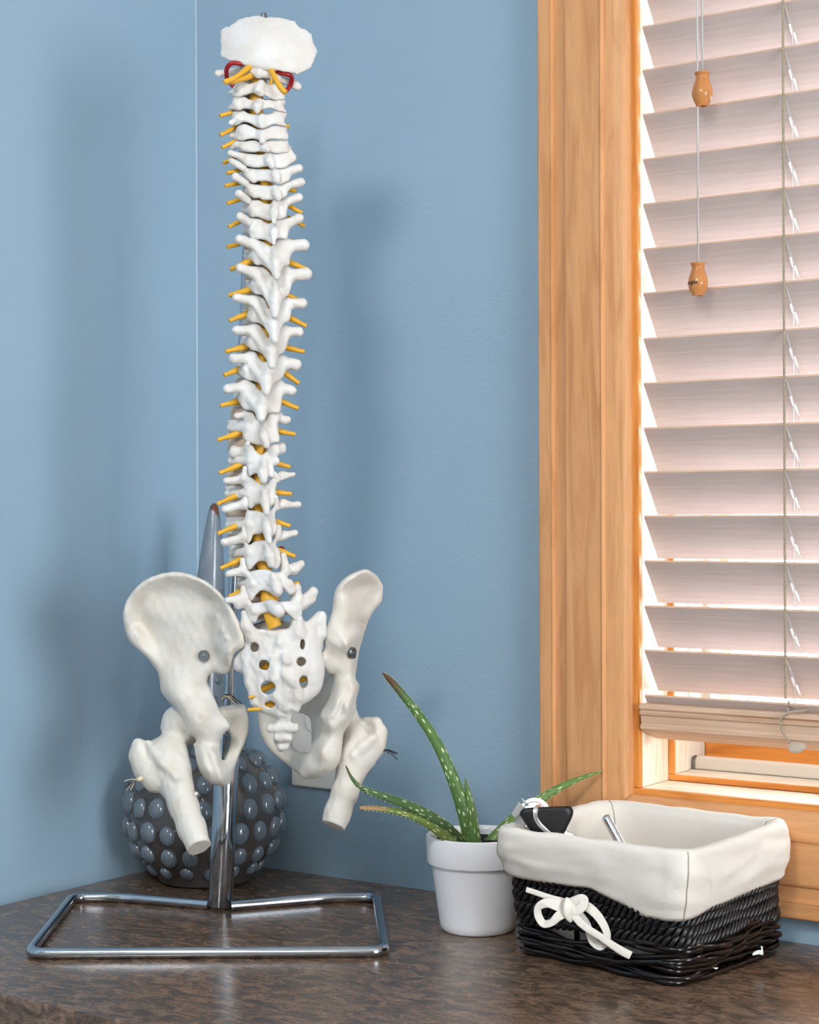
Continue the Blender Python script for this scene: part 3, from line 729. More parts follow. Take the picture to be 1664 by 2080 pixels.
vert(3, [(470,1244),(600,1272),(690,1370),(760,1400),(850,1300),(970,1252),(1005,1350),(990,1500),(985,1600),(960,1680),(860,1680),(800,1690),(750,1760),(690,1750),(600,1650),(500,1640),(440,1560),(430,1430)],
     spin=[(745,1450,36,-1),(720,1620,50,-6),(718,1760,40,-9)], tpl=[((450,1340),(280,1365),62,66,6,-3)], tpr=[((960,1330),(1120,1385),64,68,10,12)], body=(18, 14, 8), sc_=730)
LB = (19, 14, 8.6)
vert(3, [(500,1672),(600,1665),(650,1740),(700,1800),(760,1795),(815,1690),(900,1672),(960,1690),(960,1780),(920,1860),(950,1960),(955,2066),(850,2085),(790,2120),(700,2110),(620,2092),(530,2060),(470,1985),(500,1860)],
     spin=[(745,1850,34,-1),(760,2000,50,-7),(795,2110,42,-9)], tpl=[((500,1700),(400,1720),38,42,8,4),((480,1830),(430,1830),56,62,14,14)], tpr=[((950,1720),(1020,1775),44,42,12,14),((1020,1775),(1080,1765),40,34,14,16)], body=LB, bshift=-14, sc_=750, tilt=.15)
vert(4, [(530,465),(600,425),(650,490),(735,548),(830,425),(940,402),(965,500),(905,590),(880,700),(893,780),(862,850),(800,835),(780,880),(710,870),(690,815),(640,792),(565,830),(540,740),(525,600)],
     spin=[(760,620,36,-1),(745,780,56,-7),(750,880,50,-9)], tpl=[((530,440),(540,400),42,36,4,0),((500,500),(360,500),60,56,12,14),((360,470),(345,540),40,40,14,14)], tpr=[((920,480),(985,440),46,48,10,14),((985,440),(990,480),40,44,14,14)],
     body=LB, bshift=-15, sc_=750, tilt=.10)
vert(4, [(500,885),(580,835),(690,925),(780,930),(845,860),(900,885),(922,950),(898,1050),(905,1150),(862,1225),(800,1215),(830,1300),(760,1310),(720,1205),(640,1212),(575,1262),(540,1190),(530,1060),(480,950)],
     spin=[(760,1000,38,-1),(770,1150,52,-7),(792,1300,48,-9)], tpl=[((480,870),(260,885),56,46,10,4),((490,840),(505,720),42,34,4,6)], tpr=[((930,850),(1000,810),52,44,12,16),((1000,815),(1150,805),34,34,16,18)],
     extra=[((930,860,8),(890,800,4),50,40)], body=LB, bshift=-15, sc_=765, tilt=.08)
vert(4, [(520,1300),(600,1276),(720,1296),(800,1340),(862,1250),(912,1262),(902,1360),(922,1480),(912,1580),(862,1622),(855,1690),(790,1690),(760,1570),(700,1592),(620,1602),(590,1672),(540,1716),(510,1620),(500,1450)],
     spin=[(790,1380,38,-1),(800,1530,50,-7),(820,1680,44,-9)], tpl=[((500,1190),(240,1260),58,54,10,2),((500,1190),(520,1100),46,34,6,6)], tpr=[((920,1220),(1010,1180),60,50,12,16),((1010,1200),(1215,1200),44,44,16,18)],
     extra=[((920,1230,8),(910,1110,4),44,34)], body=LB, bshift=-15, sc_=790, tilt=.06)
vert(4, [(515,1720),(565,1735),(640,1690),(740,1676),(850,1706),(910,1640),(922,1760),(962,1850),(982,1950),(942,2040),(890,2052),(840,2010),(790,1962),(720,1950),(660,1968),(600,2040),(550,2052),(510,1950),(490,1800)],
     spin=[(800,1740,40,-1),(830,1880,52,-6),(850,1990,48,-6)], tpl=[((490,1640),(230,1700),60,52,10,2),((490,1620),(490,1520),44,34,6,6)], tpr=[((930,1640),(1010,1600),56,50,12,16),((1000,1610),(1165,1575),44,46,16,18)],
     extra=[((940,1600,8),(950,1500,6),50,40)], body=LB, bshift=-14, sc_=810, tilt=.05)
LB2 = (21, 15, 9.0)
vert(5, [(350,372),(440,335),(540,332),(600,362),(680,352),(722,420),(782,480),(785,530),(742,560),(695,525),(655,490),(650,560),(595,570),(530,522),(470,522),(430,562),(400,605),(358,590),(340,520),(360,440)],
     spin=[(590,400,30,-1),(615,480,42,-5),(625,530,40,-6)], tpl=[((320,345),(190,370),44,30,10,4)], tpr=[((700,330),(760,330),50,44,14,18),((770,330),(830,285),40,38,18,20)],
     extra=[((315,250,8),(325,340,8),26,34), ((675,215,10),(690,350,10),34,44)], body=LB2, bshift=-13, sc_=580, tilt=.05)
vert(5, [(345,682),(370,642),(470,622),(560,602),(640,612),(720,612),(782,642),(842,690),(832,750),(780,782),(740,745),(690,703),(670,722),(620,746),(570,722),(520,712),(460,742),(430,800),(380,790),(345,742)],
     spin=[(560,640,34,-1),(620,690,44,-4),(640,710,38,-5)], tpl=[((330,590),(280,640),60,46,12,10),((320,580),(180,600),36,28,10,6)], tpr=[((790,610),(840,630),60,50,14,18),((850,610),(940,525),42,46,18,20),((830,640),(930,590),30,36,18,20)],
     extra=[((320,500,10),(335,610,10),26,40), ((795,490,12),(800,610,12),38,52)], body=LB2, bshift=-11, sc_=600, tilt=.04)

# discs between the vertebral bodies
for (p, bd), (q, bd2) in zip(bodies, bodies[1:]):
    c = (p+q)/2; dz_ = abs(p[2]-q[2]); hh = max(.0012, (dz_-(bd[2]+bd2[2])/1000)/2+.0006)
    rx, ry = (bd[0]+bd2[0])/2000*.96, (bd[1]+bd2[1])/2000*.96
    ax_ = Vector(p-q); ax_.x *= 1; rot = ax_.to_track_quat('Z', 'Y').to_matrix().to_4x4()
    o = lathe('disc', [(.0001, -hh), (.92, -hh), (1.0, -hh*.4), (1.0, hh*.4), (.92, hh), (.0001, hh)], m_disc, spine, 28)
    for v in o.data.vertices: v.co.x *= rx; v.co.y *= ry
    o.matrix_local = Matrix.Translation(Vector(c)-spine.location)

# occipital bone: a shallow bowl with a rough broken rim
B = Bone(1, (800, 520), YS+.004, .85)
occ = [(185,330),(245,290),(300,285),(380,215),(440,175),(600,152),(690,132),(760,160),(930,165),(1060,180),(1160,212),(1222,300),(1330,332),(1392,392),(1402,500),(1442,560),(1470,612),(1422,740),(1380,830),(1282,880),(1216,912),(1190,930),(1160,905),(1060,890),(880,852),(740,832),(650,806),(500,790),(400,748),(300,745),(200,690),(165,655),(188,600),(172,450)]
rg = random.Random(3); jag = []
for i in range(len(occ)):
    (xa, ya), (xb, yb) = occ[i], occ[(i+1) % len(occ)]; L = math.hypot(xb-xa, yb-ya); m = max(1, int(L/34))
    for j in range(m):
        t = j/m; a = 9 if ya < 700 else 4
        jag.append((xa+(xb-xa)*t+rg.uniform(-a, a), ya+(yb-ya)*t+rg.uniform(-a, a)))
u0, v0 = B.p(840, 560)[[0, 2]]
B.plate(jag, lambda U, V: np.minimum(.0085*(U-u0)**2+.011*(V-v0)**2+.16*(V-v0), 34)-6, 4.6, k=1, smooth=0, rnd=1.2)
B.cap((840, 790, -2), (760, 830, 6), 60, 40, 6)
B.chain([(500, 770, 8, 34), (800, 800, 2, 40), (1100, 870, 8, 34)], k=5)
B.ell((560, 900, 26), 90, 9, 60, 4); B.ell((900, 940, 26), 90, 9, 60, 4); B.cap((700, 760, 16), (720, 800, 30), 260, 200, 6)
B.build('occipital_bone', m_bone, spine, rough=0)
pt, pb_ = at(536, 27, YS+.030), at(536, 70, YS+.030)
tube('support_rod_end', [pb_, pt.lerp(pb_, .1), pt], [.0028, .0028, .0022], m_steel, spine, sides=14, hint=(0, 1, 0), root=spine)

# spinal cord and nerves
cordpts.append(np.array(at(546, 1252, YS+.012)))
cp = crom(cordpts, 5)
tube('spinal_cord', cp, np.interp(np.arange(len(cp)), [0, 30, 80, 110, len(cp)-1], [.0062, .0062, .0058, .0060, .0064]), m_nerve, spine, sides=14, hint=(0, 1, 0), root=spine)
ce = [at(x, y, YS+d/1000) for x, y, d in ((543, 1196, 12), (545, 1225, 9), (550, 1250, 7), (559, 1274, 6))]
tube('cauda_equina', crom(ce, 6), np.linspace(.0068, .0066, 19), m_nerve, spine, sides=16, rb=np.full(19, .0042), hint=(0, 1, 0), root=spine)
for c_, a, b in ((1,(330,1420),(175,1465)),(1,(340,1640),(178,1720)),(1,(380,1800),(202,1885)),(2,(320,160),(225,205)),(2,(420,300),(267,335)),(2,(400,475),(242,503)),
                 (2,(400,695),(270,737)),(2,(410,990),(290,1045)),(2,(380,1285),(272,1312))):
    nerve(c_, a, b, 33, 32)
for c_, a, b in ((2,(590,1490),(312,1610)),(2,(600,1870),(288,1950)),(3,(555,365),(300,465)),(3,(525,805),(250,872)),(3,(455,1095),(230,1185)),(3,(445,1525),(180,1585)),
                 (4,(475,245),(145,350)),(4,(525,650),(168,785)),(4,(530,1020),(140,1195)),(4,(495,1440),(148,1585)),(4,(495,1910),(182,2045))):
    nerve(c_, a, b, 47, 34, 15, 9)
nerve(5, (320, 520), (195, 575), 30, 26, 16, 10)
nerve(5, (330, 790), (300, 810), 22, 20, 20, 18)
nerve(5, (420, 1562), (362, 1567), 18, 18, 8, 8); nerve(5, (390, 1455), (370, 1460), 16, 16, 10, 10)
for c_, a, b in ((1,(1040,1600),(1080,1605)),(2,(1120,560),(1172,565)),(2,(1125,790),(1258,862)),(2,(1150,960),(1292,1040)),(2,(1055,1235),(1120,1225))):
    nerve(c_, a, b, 34, 32, 16, 18)
for c_, a, b in ((2,(1085,1515),(1340,1610)),(2,(1050,1940),(1240,2030)),(3,(1085,420),(1312,535)),(3,(1040,815),(1287,875)),(3,(1025,1150),(1215,1290)),(3,(960,1520),(1206,1622)),
                 (4,(910,225),(1165,275)),(4,(870,640),(1098,705)),(4,(885,1035),(1118,1062)),(4,(915,1430),(1098,1482)),(4,(960,1810),(1163,1885))):
    nerve(c_, a, b, 42, 34, 16, 20)
nerve(5, (770, 470), (812, 452), 24, 22, 22, 24)
# the first neck nerves under the skull, and the vertebral arteries
for pts, r in (([(640,780,12),(570,815,4),(430,925,-6),(330,985,-10),(228,1022,-12)], 38), ([(640,900,10),(560,945,4),(430,985,-4),(298,1012,-8)], 44),
               ([(800,780,12),(845,850,2),(900,960,-8),(970,1080,-12),(1042,1162,-14)], 40), ([(850,900,10),(852,980,6),(845,1060,8)], 26), ([(560,800,12),(640,815,6),(760,820,6),(830,825,8)], 26)):
    cr = CROP[1]; P = crom([at(cr[0]+x/6.5, cr[1]+y/6.5, YS+d/1000) for x, y, d in pts], 6)
    t = np.linspace(0, 1, len(P)); rr = r/6.5*YS/F_PX*(1.0-.25*np.abs(t-.4)+.12*np.sin(t*9))
    tube('nerve', P, rr, m_nerve, spine, sides=12, hint=(0, 1, 0), root=spine)
for pts in ([(560,800,10),(450,780,6),(340,768,4),(275,820,6),(258,900,12),(275,980,16),(330,1050,14),(390,1120,14)],
            [(860,840,10),(920,880,8),(1020,910,6),(1100,930,8),(1125,985,12),(1100,1070,16),(1050,1130,14),(980,1170,14)]):
    P = crom([at(420+x/6.5, 10+y/6.5, YS+d/1000) for x, y, d in pts], 8)
    tube('artery', P, 31/6.5*YS/F_PX, m_artery, spine, sides=12, hint=(0, 1, 0), root=spine)
B = Bone(4, (980, 1800), YS+.02, .7); B.chain([(930,1800,4,40),(985,1790,4,34),(1010,1800,6,26)], 2); B.build('slipped_disc', m_artery, spine, rough=0)
# ------------------------------------------------------------------ sacrum with coccyx
B = Bone(5, (640, 1300), YS+.006, .9)
sac = [(322,740),(350,790),(440,872),(540,880),(660,870),(715,870),(735,800),(760,740),(862,770),(872,805),(930,735),(1010,692),(1055,745),(1048,880),(1042,980),(1020,1060),(1042,1180),(1032,1300),(992,1420),(900,1490),(832,1530),(812,1600),(775,1602),(752,1625),(752,1690),(790,1690),(806,1725),(795,1765),(742,1795),(752,1845),(715,1895),(690,1930),(640,1942),(600,1875),(592,1815),(610,1775),(545,1760),(532,1735),(550,1705),(608,1690),(610,1640),(500,1600),(392,1532),(380,1470),(360,1390),(330,1320),(318,1250),(262,1230),(225,1190),(235,1120),(310,1010),(332,900)]
fd, ft = B.ctrl([(690,930,0,14),(690,1100,-4,14),(690,1300,-5,13),(660,1500,0,11),(340,800,6,12),(330,1000,4,18),(260,1170,10,16),(470,1050,0,15),(480,1300,0,12),(400,1450,6,10),(430,1530,8,8),(590,1610,6,8),
                 (760,800,4,12),(900,900,8,18),(960,1200,8,16),(1000,900,18,20),(1010,740,26,18),(1020,1150,14,14),(940,1440,10,10),(800,1560,4,9),(840,1200,0,13),(680,1690,8,8),(680,1760,10,8),(670,1850,14,8),(660,1930,18,7)], 10)
B.plate(sac, fd, ft, k=2, smooth=3)
D = lambda x, y, o: (x, y, float(fd(*B.p(x, y)[[0, 2]]))+o)
for pts in ([(640,960,40,1),(640,980,44,1)], [(690,1110,46,0),(700,1140,44,0)], [(700,1270,52,0),(740,1310,50,0),(760,1340,40,0)], [(790,1420,40,0),(810,1460,36,0)], [(590,1120,30,2),(600,1300,34,1),(610,1450,40,1),(640,1490,38,1),(640,1600,26,1)],
            [(690,1000,30,3),(700,1400,36,2),(700,1540,40,1)], [(790,1120,30,2),(800,1320,34,1),(790,1440,40,1),(790,1560,30,1)], [(340,1080,30,2),(370,1330,28,2),(420,1500,28,2)], [(420,880,26,1),(650,900,34,2),(760,860,26,1)],
            [(560,1735,34,0),(780,1730,34,0)], [(620,1820,34,0),(720,1820,34,0)], [(650,1905,30,0),(690,1900,28,0)]):
    for a, b in zip(pts, pts[1:]): B.cap(D(a[0],a[1],a[3]), D(b[0],b[1],b[3]), a[2], b[2], 4)
B.chain([(325, 720, 0, 26), (350, 830, 2, 50), (400, 930, 4, 60)], 4)          # upper joint process, near the hip
B.chain([(800, 780, 4, 52), (800, 900, 4, 56)], 4)
B.chain([(900, 830, 12, 40), (1010, 740, 18, 40), (1020, 900, 18, 50)], 5)
B.ell((600, 860, 26), 230, 11, 90, 4)                                             # body facing the last disc
for x, y, ru, rv in ((420,1017,34,40),(505,1172,42,42),(540,1372,58,54),(556,1520,42,26),(842,990,20,42),(830,1143,36,36),(852,1320,34,48)):
    B.ell((x, y, 6), ru*1.14, 40, rv*1.14, 1.0, '-')
B.cap((600, 800, 13), (600, 870, 13), 90, 70, 2, '-')
sacrum = B.build('sacrum', m_bone, spine, rough=.12, wl=6)
for a, b, r in (((480,1215,16),(545,1170,10),26), ((480,1395,14),(600,1335,10),32), ((515,1530,14),(600,1515,10),28), ((830,1310,16),(880,1285,12),26)):
    P = [at(420+q[0]/4.332, 1080+q[1]/4.332, YS+.006+q[2]/1000) for q in (a, ((a[0]+b[0])/2, (a[1]+b[1])/2, (a[2]+b[2])/2), b)]
    tube('nerve', P, r/4.332*YS/F_PX, m_nerve, spine, sides=10, hint=(0, 1, 0), root=spine)

# ------------------------------------------------------------------ hip bone turned flat to the viewer
YH = 1.700
B = Bone(6, (780, 900), YH, 1.1)
hipA = [(100,600),(105,510),(150,390),(240,270),(360,180),(500,130),(640,112),(760,125),(880,165),(990,220),(1090,300),(1170,385),(1240,490),(1310,610),(1362,740),(1382,850),(1358,912),(1290,962),(1254,1012),(1256,1090),(1245,1150),(1200,1190),(1120,1192),(1060,1172),(1012,1212),(995,1280),(1022,1340),(1072,1450),(1132,1580),(1208,1688),(1232,1738),(1222,1780),(1164,1830),(1142,1900)]
t8 = lambda x, y: ((x/4.332)*5.2, (260+y/4.332)*5.2)
hipA += [t8(*q) for q in ((945,520),(952,600),(966,660),(1020,740),(1036,810),(985,856),(905,852),(850,832),(790,772),(750,700),(726,600),(716,530),(706,492),(728,470),(715,430),(655,395),(622,300),(565,190),(512,140),(440,62),(420,22))]
hipA += [(500,1380),(490,1330),(470,1190),(420,1110),(350,1020),(270,950),(190,880),(140,800),(105,690)]
def t8z(x, y, d, t): q = t8(x, y); return (q[0], q[1], d, t)
fd, ft = B.ctrl([(640,135,-2,13),(400,190,4,13),(240,300,9,13),(115,560,15,12),(150,800,20,14),(880,180,-10,13),(1090,320,-16,14),(1230,500,-24,15),(1300,620,-28,17),(1370,840,-30,18),(1240,980,-20,18),(1240,1120,-10,18),(1130,1180,-4,18),
                 (640,245,7,8),(430,300,14,8),(250,440,19,8),(880,290,0,8),(1050,410,-4,8),(1110,560,-9,10),(1165,560,-14,14),
                 (640,600,12,6),(420,560,18,6),(880,560,4,7),(1080,660,-4,10),(700,850,12,8),(950,800,4,10),(1095,760,-6,12),(1130,720,-10,14),(1200,760,-18,18),(1130,840,-9,16),(1280,830,-23,18),(1150,980,-8,16),(960,1000,4,14),
                 (200,540,22,7),(260,640,29,9),(330,780,27,10),(200,790,19,14),(300,960,19,14),(420,900,24,10),(430,1080,18,16),(560,1080,16,14),(640,1230,10,22),(520,1250,16,20),(900,1230,2,22),(760,1430,-1,30),(560,1420,10,26),(930,1400,3,28),
                 (900,1650,-6,32),(680,1620,3,26),(1080,1560,3,24),(1180,1730,4,14),(1100,1780,2,20),t8z(830,560,-2,26),t8z(740,520,5,22),t8z(900,520,4,22),t8z(860,700,-4,26),t8z(920,810,2,22),t8z(1000,800,10,16),t8z(800,740,4,24)], 7)
B.plate(hipA, fd, ft, k=3, smooth=3)
B.chain([(1110, 700, -6, 16), (1115, 850, -7, 16), (1160, 830, -13, 14), (1200, 810, -19, 14), (1290, 850, -22, 16), (1340, 895, -22, 14)], 3)
B.use(8)
hipB = [(940,175),(1000,162),(1060,152),(1150,148),(1178,162),(1207,280),(1201,400),(1142,550),(1072,720),(1030,820),(985,850),(940,800),(950,680),(980,630),(1004,590),(1037,500),(1044,430),(1012,368),(960,320),(900,260)]
fd2, ft2 = B.ctrl([(1060,180,42,12),(1180,220,40,12),(1190,400,38,12),(1130,530,34,10),(1060,480,38,8),(1040,400,40,8),(950,230,36,16),(920,280,30,18),(960,320,32,12),(1060,680,24,12),(1000,600,27,9),(985,800,12,16),(960,700,12,14)], 8)
B.plate(hipB, fd2, ft2, k=6, smooth=3)
B.chain([(960, 240, 36, 70), (1080, 230, 44, 60)], 6)
hip_l = B.build('hip_bone', m_hip, spine, rough=.08, wl=9)
hip_l['label'] = 'broad cream hip bone on the left with its outer face turned to the viewer'
bolt_y = float(fd(*B.use(6).p(962, 1000)[[0, 2]]))

def bolt(centre, normal, name, r=.0054, shank=.010):
    q = Vector(normal).to_track_quat('Z', 'Y').to_matrix().to_4x4()
    m = Matrix.Translation(Vector(centre)-spine.location) @ q
    o = lathe(name, [(.0001, -.002), (r*.45, -.002), (r*.45, shank), (r, shank), (r, shank+.0026), (r*.94, shank+.0031), (r*.86, shank+.0031), (r*.83, shank+.0027), (r*.30, shank+.0027), (r*.27, shank+.0034), (r*.12, shank+.0036), (.0001, shank+.0036)], m_steel, spine, 32, mtx=m)
    return o
bolt(B.world(B.p(970, 1000, bolt_y+.5)), (-.16, -1, .10), 'bolt', shank=.003)

# ------------------------------------------------------------------ hip bone seen edge-on
B = Bone(7, (700, 850), YH-.006, 1.1)
rA = [(870,62),(930,60),(1000,105),(1036,165),(1040,195),(1033,285),(1000,330),(950,400),(920,470),(890,560),(862,660),(842,760),(828,880),(856,930),(852,980),(832,1050),(834,1120),(815,1170),(775,1240),(738,1300),(725,1400),(716,1490),(680,1560),(620,1610),(560,1636),(490,1650),(430,1640),(420,1580),(440,1500),(480,1450),(505,1400),(535,1340),(565,1290),(580,1232),(560,1192),(566,1140),(600,1085),(640,1000),(668,860),(622,842),(600,790),(588,720),(592,680),(600,650),(594,600),(605,530),(625,450),(650,370),(660,280),(680,210),(720,150),(775,108)]
fd, ft = B.ctrl([(880,85,6,12),(960,95,18,12),(1025,190,32,12),(1020,280,34,12),(950,390,36,12),(900,520,34,12),(860,650,30,12),(840,780,24,14),(840,920,14,16),(780,130,-4,16),(720,190,-8,16),(690,260,-10,18),(660,380,-12,18),(640,480,-12,18),(615,600,-10,18),
                 (728,300,-8,14),(732,420,-8,14),(750,520,-5,13),(745,640,-3,13),(690,580,-12,16),(680,660,-6,16),(850,170,16,8),(800,200,10,8),(815,300,11,8),(830,400,13,8),(825,520,13,9),(900,230,25,7),(960,220,30,7),(900,330,29,7),(850,480,24,8),(800,650,14,10),(790,780,12,14),
                 (620,740,0,18),(640,820,2,16),(700,760,0,16),(720,900,4,22),(780,960,2,26),(660,1010,6,18),(720,1080,-6,28),(620,1130,0,16),(585,1180,-2,12),(640,1190,-7,22),(760,1160,-2,26),(800,1120,6,24),(690,1300,-4,28),(600,1290,2,20),(680,1430,-6,28),(600,1440,-4,24),(600,1550,-2,24),(500,1560,8,20),(450,1600,14,16),(520,1450,8,16)], 7)
B.plate(rA, fd, ft, k=3, smooth=3)
rB = [(470,900),(680,860),(690,1320),(520,1470),(492,1400),(488,1300),(478,1210),(455,1176),(400,1156),(340,1162),(300,1220),(298,1330),(330,1408),(400,1454),(480,1458),(500,1560),(440,1636),(360,1602),(310,1560),(200,1480),(140,1410),(100,1340),(75,1260),(62,1150),(68,1070),(180,1020),(350,990)]
fd2, ft2 = B.ctrl([(520,900,40,12),(650,950,26,16),(560,1050,40,14),(470,1050,46,12),(620,1250,20,20),(490,1300,38,10),(420,1130,50,10),(300,1080,52,12),(120,1100,56,12),(110,1280,52,12),(250,1250,50,10),(220,1420,46,10),(330,1500,40,11),(420,1560,26,14),(500,1500,14,16)], 8)
B.plate(rB, fd2, ft2, k=6, smooth=3)
B.chain([(600,730,6,60),(640,800,8,40)], 5)
hip_r = B.build('hip_bone', m_hip, spine, rough=.08, wl=9)
hip_r['label'] = 'narrow cream hip bone on the right, seen edge-on beside the outlet plate'
bolt(B.world(B.p(752, 692, 4)), (.90, -.42, .02), 'bolt', r=.0056, shank=.0060)

# ------------------------------------------------------------------ thigh bones
def cut(bone, c, nrm, crop_depth):
    """flat saw cut: removes everything beyond a plane"""
    c = bone.p(*c); nrm = np.asarray(nrm, float)/np.linalg.norm(nrm)
    fn = lambda x, y, z: -((x-c[0])*nrm[0]+(y-c[1])*nrm[1]+(z-c[2])*nrm[2])
    bone._add('-', fn, c-60, c+60, .6)
B = Bone(8, (520, 800), YH, 1.0)
B.ell((612, 300, 40), 192, 20.5, 192, 3)
B.chain([(575, 350, 38, 128), (505, 500, 32, 112), (470, 600, 26, 130)], 4)
B.chain([(450, 330, 40, 30), (500, 345, 34, 40), (640, 352, 30, 40)], 3)
B.chain([(225, 500, 26, 66), (240, 590, 26, 92), (300, 700, 24, 112), (370, 800, 18, 116)], 8)
B.chain([(215, 465, 26, 30), (225, 520, 25, 52)], 4)
B.chain([(300, 500, 32, 50), (420, 520, 32, 70)], 6)
B.chain([(470, 560, 24, 150), (520, 700, 18, 150), (560, 850, 10, 132), (620, 1030, 0, 120), (690, 1220, -10, 114), (770, 1430, -21, 112)], 8)
B.cap((570, 770, 4), (560, 830, 4), 62, 50, 6)
B.chain([(580, 560, 24, 80), (590, 740, 14, 60)], 6)
B.cap((350, 560, 22), (390, 640, 14), 40, 30, 5, '-')
B.chain([(300, 470, 20, 22), (420, 640, 4, 20), (560, 780, -6, 20)], 6)
cut(B, (745, 1395, -18), (.33, -.50, -.80), 0)
o = B.build('thigh_bone', m_hip, spine, rough=.09, wl=8); o['label'] = 'sawn-off cream thigh bone on the left, in front of the bumpy vase'
lkn = B.world(B.p(232, 790, 12))
B = Bone(7, (820, 1550), YH+.002, 1.0)
B.ell((700, 1180, 40), 150, 20, 150, 3)
B.chain([(740, 1230, 34, 110), (830, 1320, 28, 100)], 6)
B.chain([(985, 1215, 22, 42), (1000, 1290, 22, 56), (960, 1380, 20, 84), (900, 1480, 18, 92)], 8)
B.chain([(900, 1200, 36, 34), (985, 1205, 28, 36)], 5)
B.chain([(850, 1330, 22, 110), (815, 1480, 18, 108), (790, 1590, 15, 100), (745, 1750, 11, 92), (690, 1900, 7, 90), (640, 2050, 3, 90)], 8)
B.cap((905, 1240, 22), (940, 1270, 14), 46, 30, 4, '-')
B.cap((735, 1500, 26), (730, 1560, 26), 50, 40, 6)
B.chain([(960, 1330, 8, 24), (880, 1400, 6, 22), (820, 1470, 4, 20)], 6)
cut(B, (650, 1995, 4), (-.36, -.26, -.90), 0)
o = B.build('thigh_bone', m_hip, spine, rough=.09, wl=8); o['label'] = 'sawn-off cream thigh bone on the right, above the aloe leaves'
rkn = B.world(B.p(1028, 1420, 18))
# brownish plugs seen at the bottom of the upper sacral holes
for x, y, r in ((420,1017,46),(500,1165,40),(842,990,40),(828,1140,44)):
    q = at(420+x/4.332, 1080+y/4.332, YS+.022); lathe('hole_plug', [(.0001, .002), (r/4.332*YS/F_PX, .0015), (r/4.332*YS/F_PX, -.002)], m_disc, spine, 16, mtx=Matrix.Translation(q-spine.location) @ Matrix.Rotation(math.pi/2, 4, 'X'))
# the tied ends of the elastic cords
rg = random.Random(8)
def knot(p, d, n, mats, ln):
    p = Vector(p); d = Vector(d).normalized()
    V, Q, t, uv = sweep([p-d*.004, p, p+d*.003], [.0016, .0024, .0014], hint=(0, 1, .1), sides=10)
    put('cord_knot', mesh_np('cord_knot', V-np.array(spine.location), Q, t), mats[0], spine)
    for k in range(n):
        e = d+Vector((rg.uniform(-.6, .6), rg.uniform(-.5, .5), rg.uniform(-.7, .5)))
        q = p+d*.002; P = crom([q, q+e*ln*.5, q+e*ln+Vector((0, 0, -ln*.25))], 4)
        tube('cord_end', P, .00045, mats[k % len(mats)], spine, sides=5, hint=(0, 1, .1), root=spine)
knot(lkn, (-1, -.2, -.35), 9, (m_thread, m_thread, m_black_thread), .009)
knot(rkn, (1, -.2, -.30), 9, (m_black_thread, m_black_thread, m_steel), .009)
tk = at(450, 1423, YH+.034)
for k in range(6):
    P = crom([tk+Vector((.0, .002, 0)), tk+Vector((.004+.001*k, -.002, .006+rg.uniform(-.002, .002))), tk+Vector((.014+.001*k, .0, rg.uniform(-.004, 0)))], 5)
    tube('cord_end', P, .0005, (m_thread, m_black_thread)[k % 2], spine, sides=5, hint=(0, 1, .1), root=spine)

# ------------------------------------------------------------------ chrome stand
YP = 1.823
pb = at(447, 1846, YP); pb.z = .002
stand = tag(empty('chrome_stand', (pb.x, pb.y, 0)), 'chrome tube stand with a flat wire base and an upright pole, on the countertop', 'stand')
R1 = .0126
ptop = at(459, 1490, YP)
dirp = (at(492, 400, YP)-at(455, 1300, YP)).normalized()
pz = lambda z: Vector((pb.x+.0004+dirp.x/dirp.z*(z-.002), pb.y+0.000, z))
sock = [pz(z) for z in (.0025, .004, .10, .178, .1795)]
tube('pole_socket', sock, [R1*.93, R1, R1, R1, R1*.93], m_chrome, stand, sides=40, hint=(0, 1, 0), root=stand)
ztop = at(505, 60, YP).z
tube('pole', [pz(.15), pz(.40), pz(ztop)], .0053, m_chrome, stand, sides=28, hint=(0, 1, 0), root=stand)
RB = .0051
def gp(x, y):
    """point on the countertop level of the wire's centre seen at a pixel"""
    o = Vector((0, 0, CAM_Z)); d = at(x, y, 1.0)-o
    return o+d*((RB-o.z)/d.z)
def bend(pts, r, n=8):
    out = []; m = len(pts)
    for i in range(m):
        a, b, c = pts[i-1], pts[i], pts[(i+1) % m]
        p, q = b+(a-b).normalized()*r, b+(c-b).normalized()*r
        for k in range(n+1):
            t = k/n; out.append(p*(1-t)**2+b*2*t*(1-t)+q*t*t)
    return out
w0 = [gp(425, 1838), gp(240, 1822), gp(147, 1823), gp(58, 1937), gp(782, 1933), gp(765, 1822), gp(660, 1824), gp(468, 1840)]
path = []
for i, q in enumerate(w0):
    if i in (0, 7): path.append(q); continue
    a, b, c = w0[i-1], q, w0[i+1]; r = .016 if i in (2, 3, 4, 5) else .02
    p, e = b+(a-b).normalized()*r, b+(c-b).normalized()*r
    path += [p*(1-t)**2+b*2*t*(1-t)+e*t*t for t in np.linspace(0, 1, 9)]
tube('base_wire', path, RB, m_chrome, stand, sides=20, hint=(0, 0, 1), root=stand)

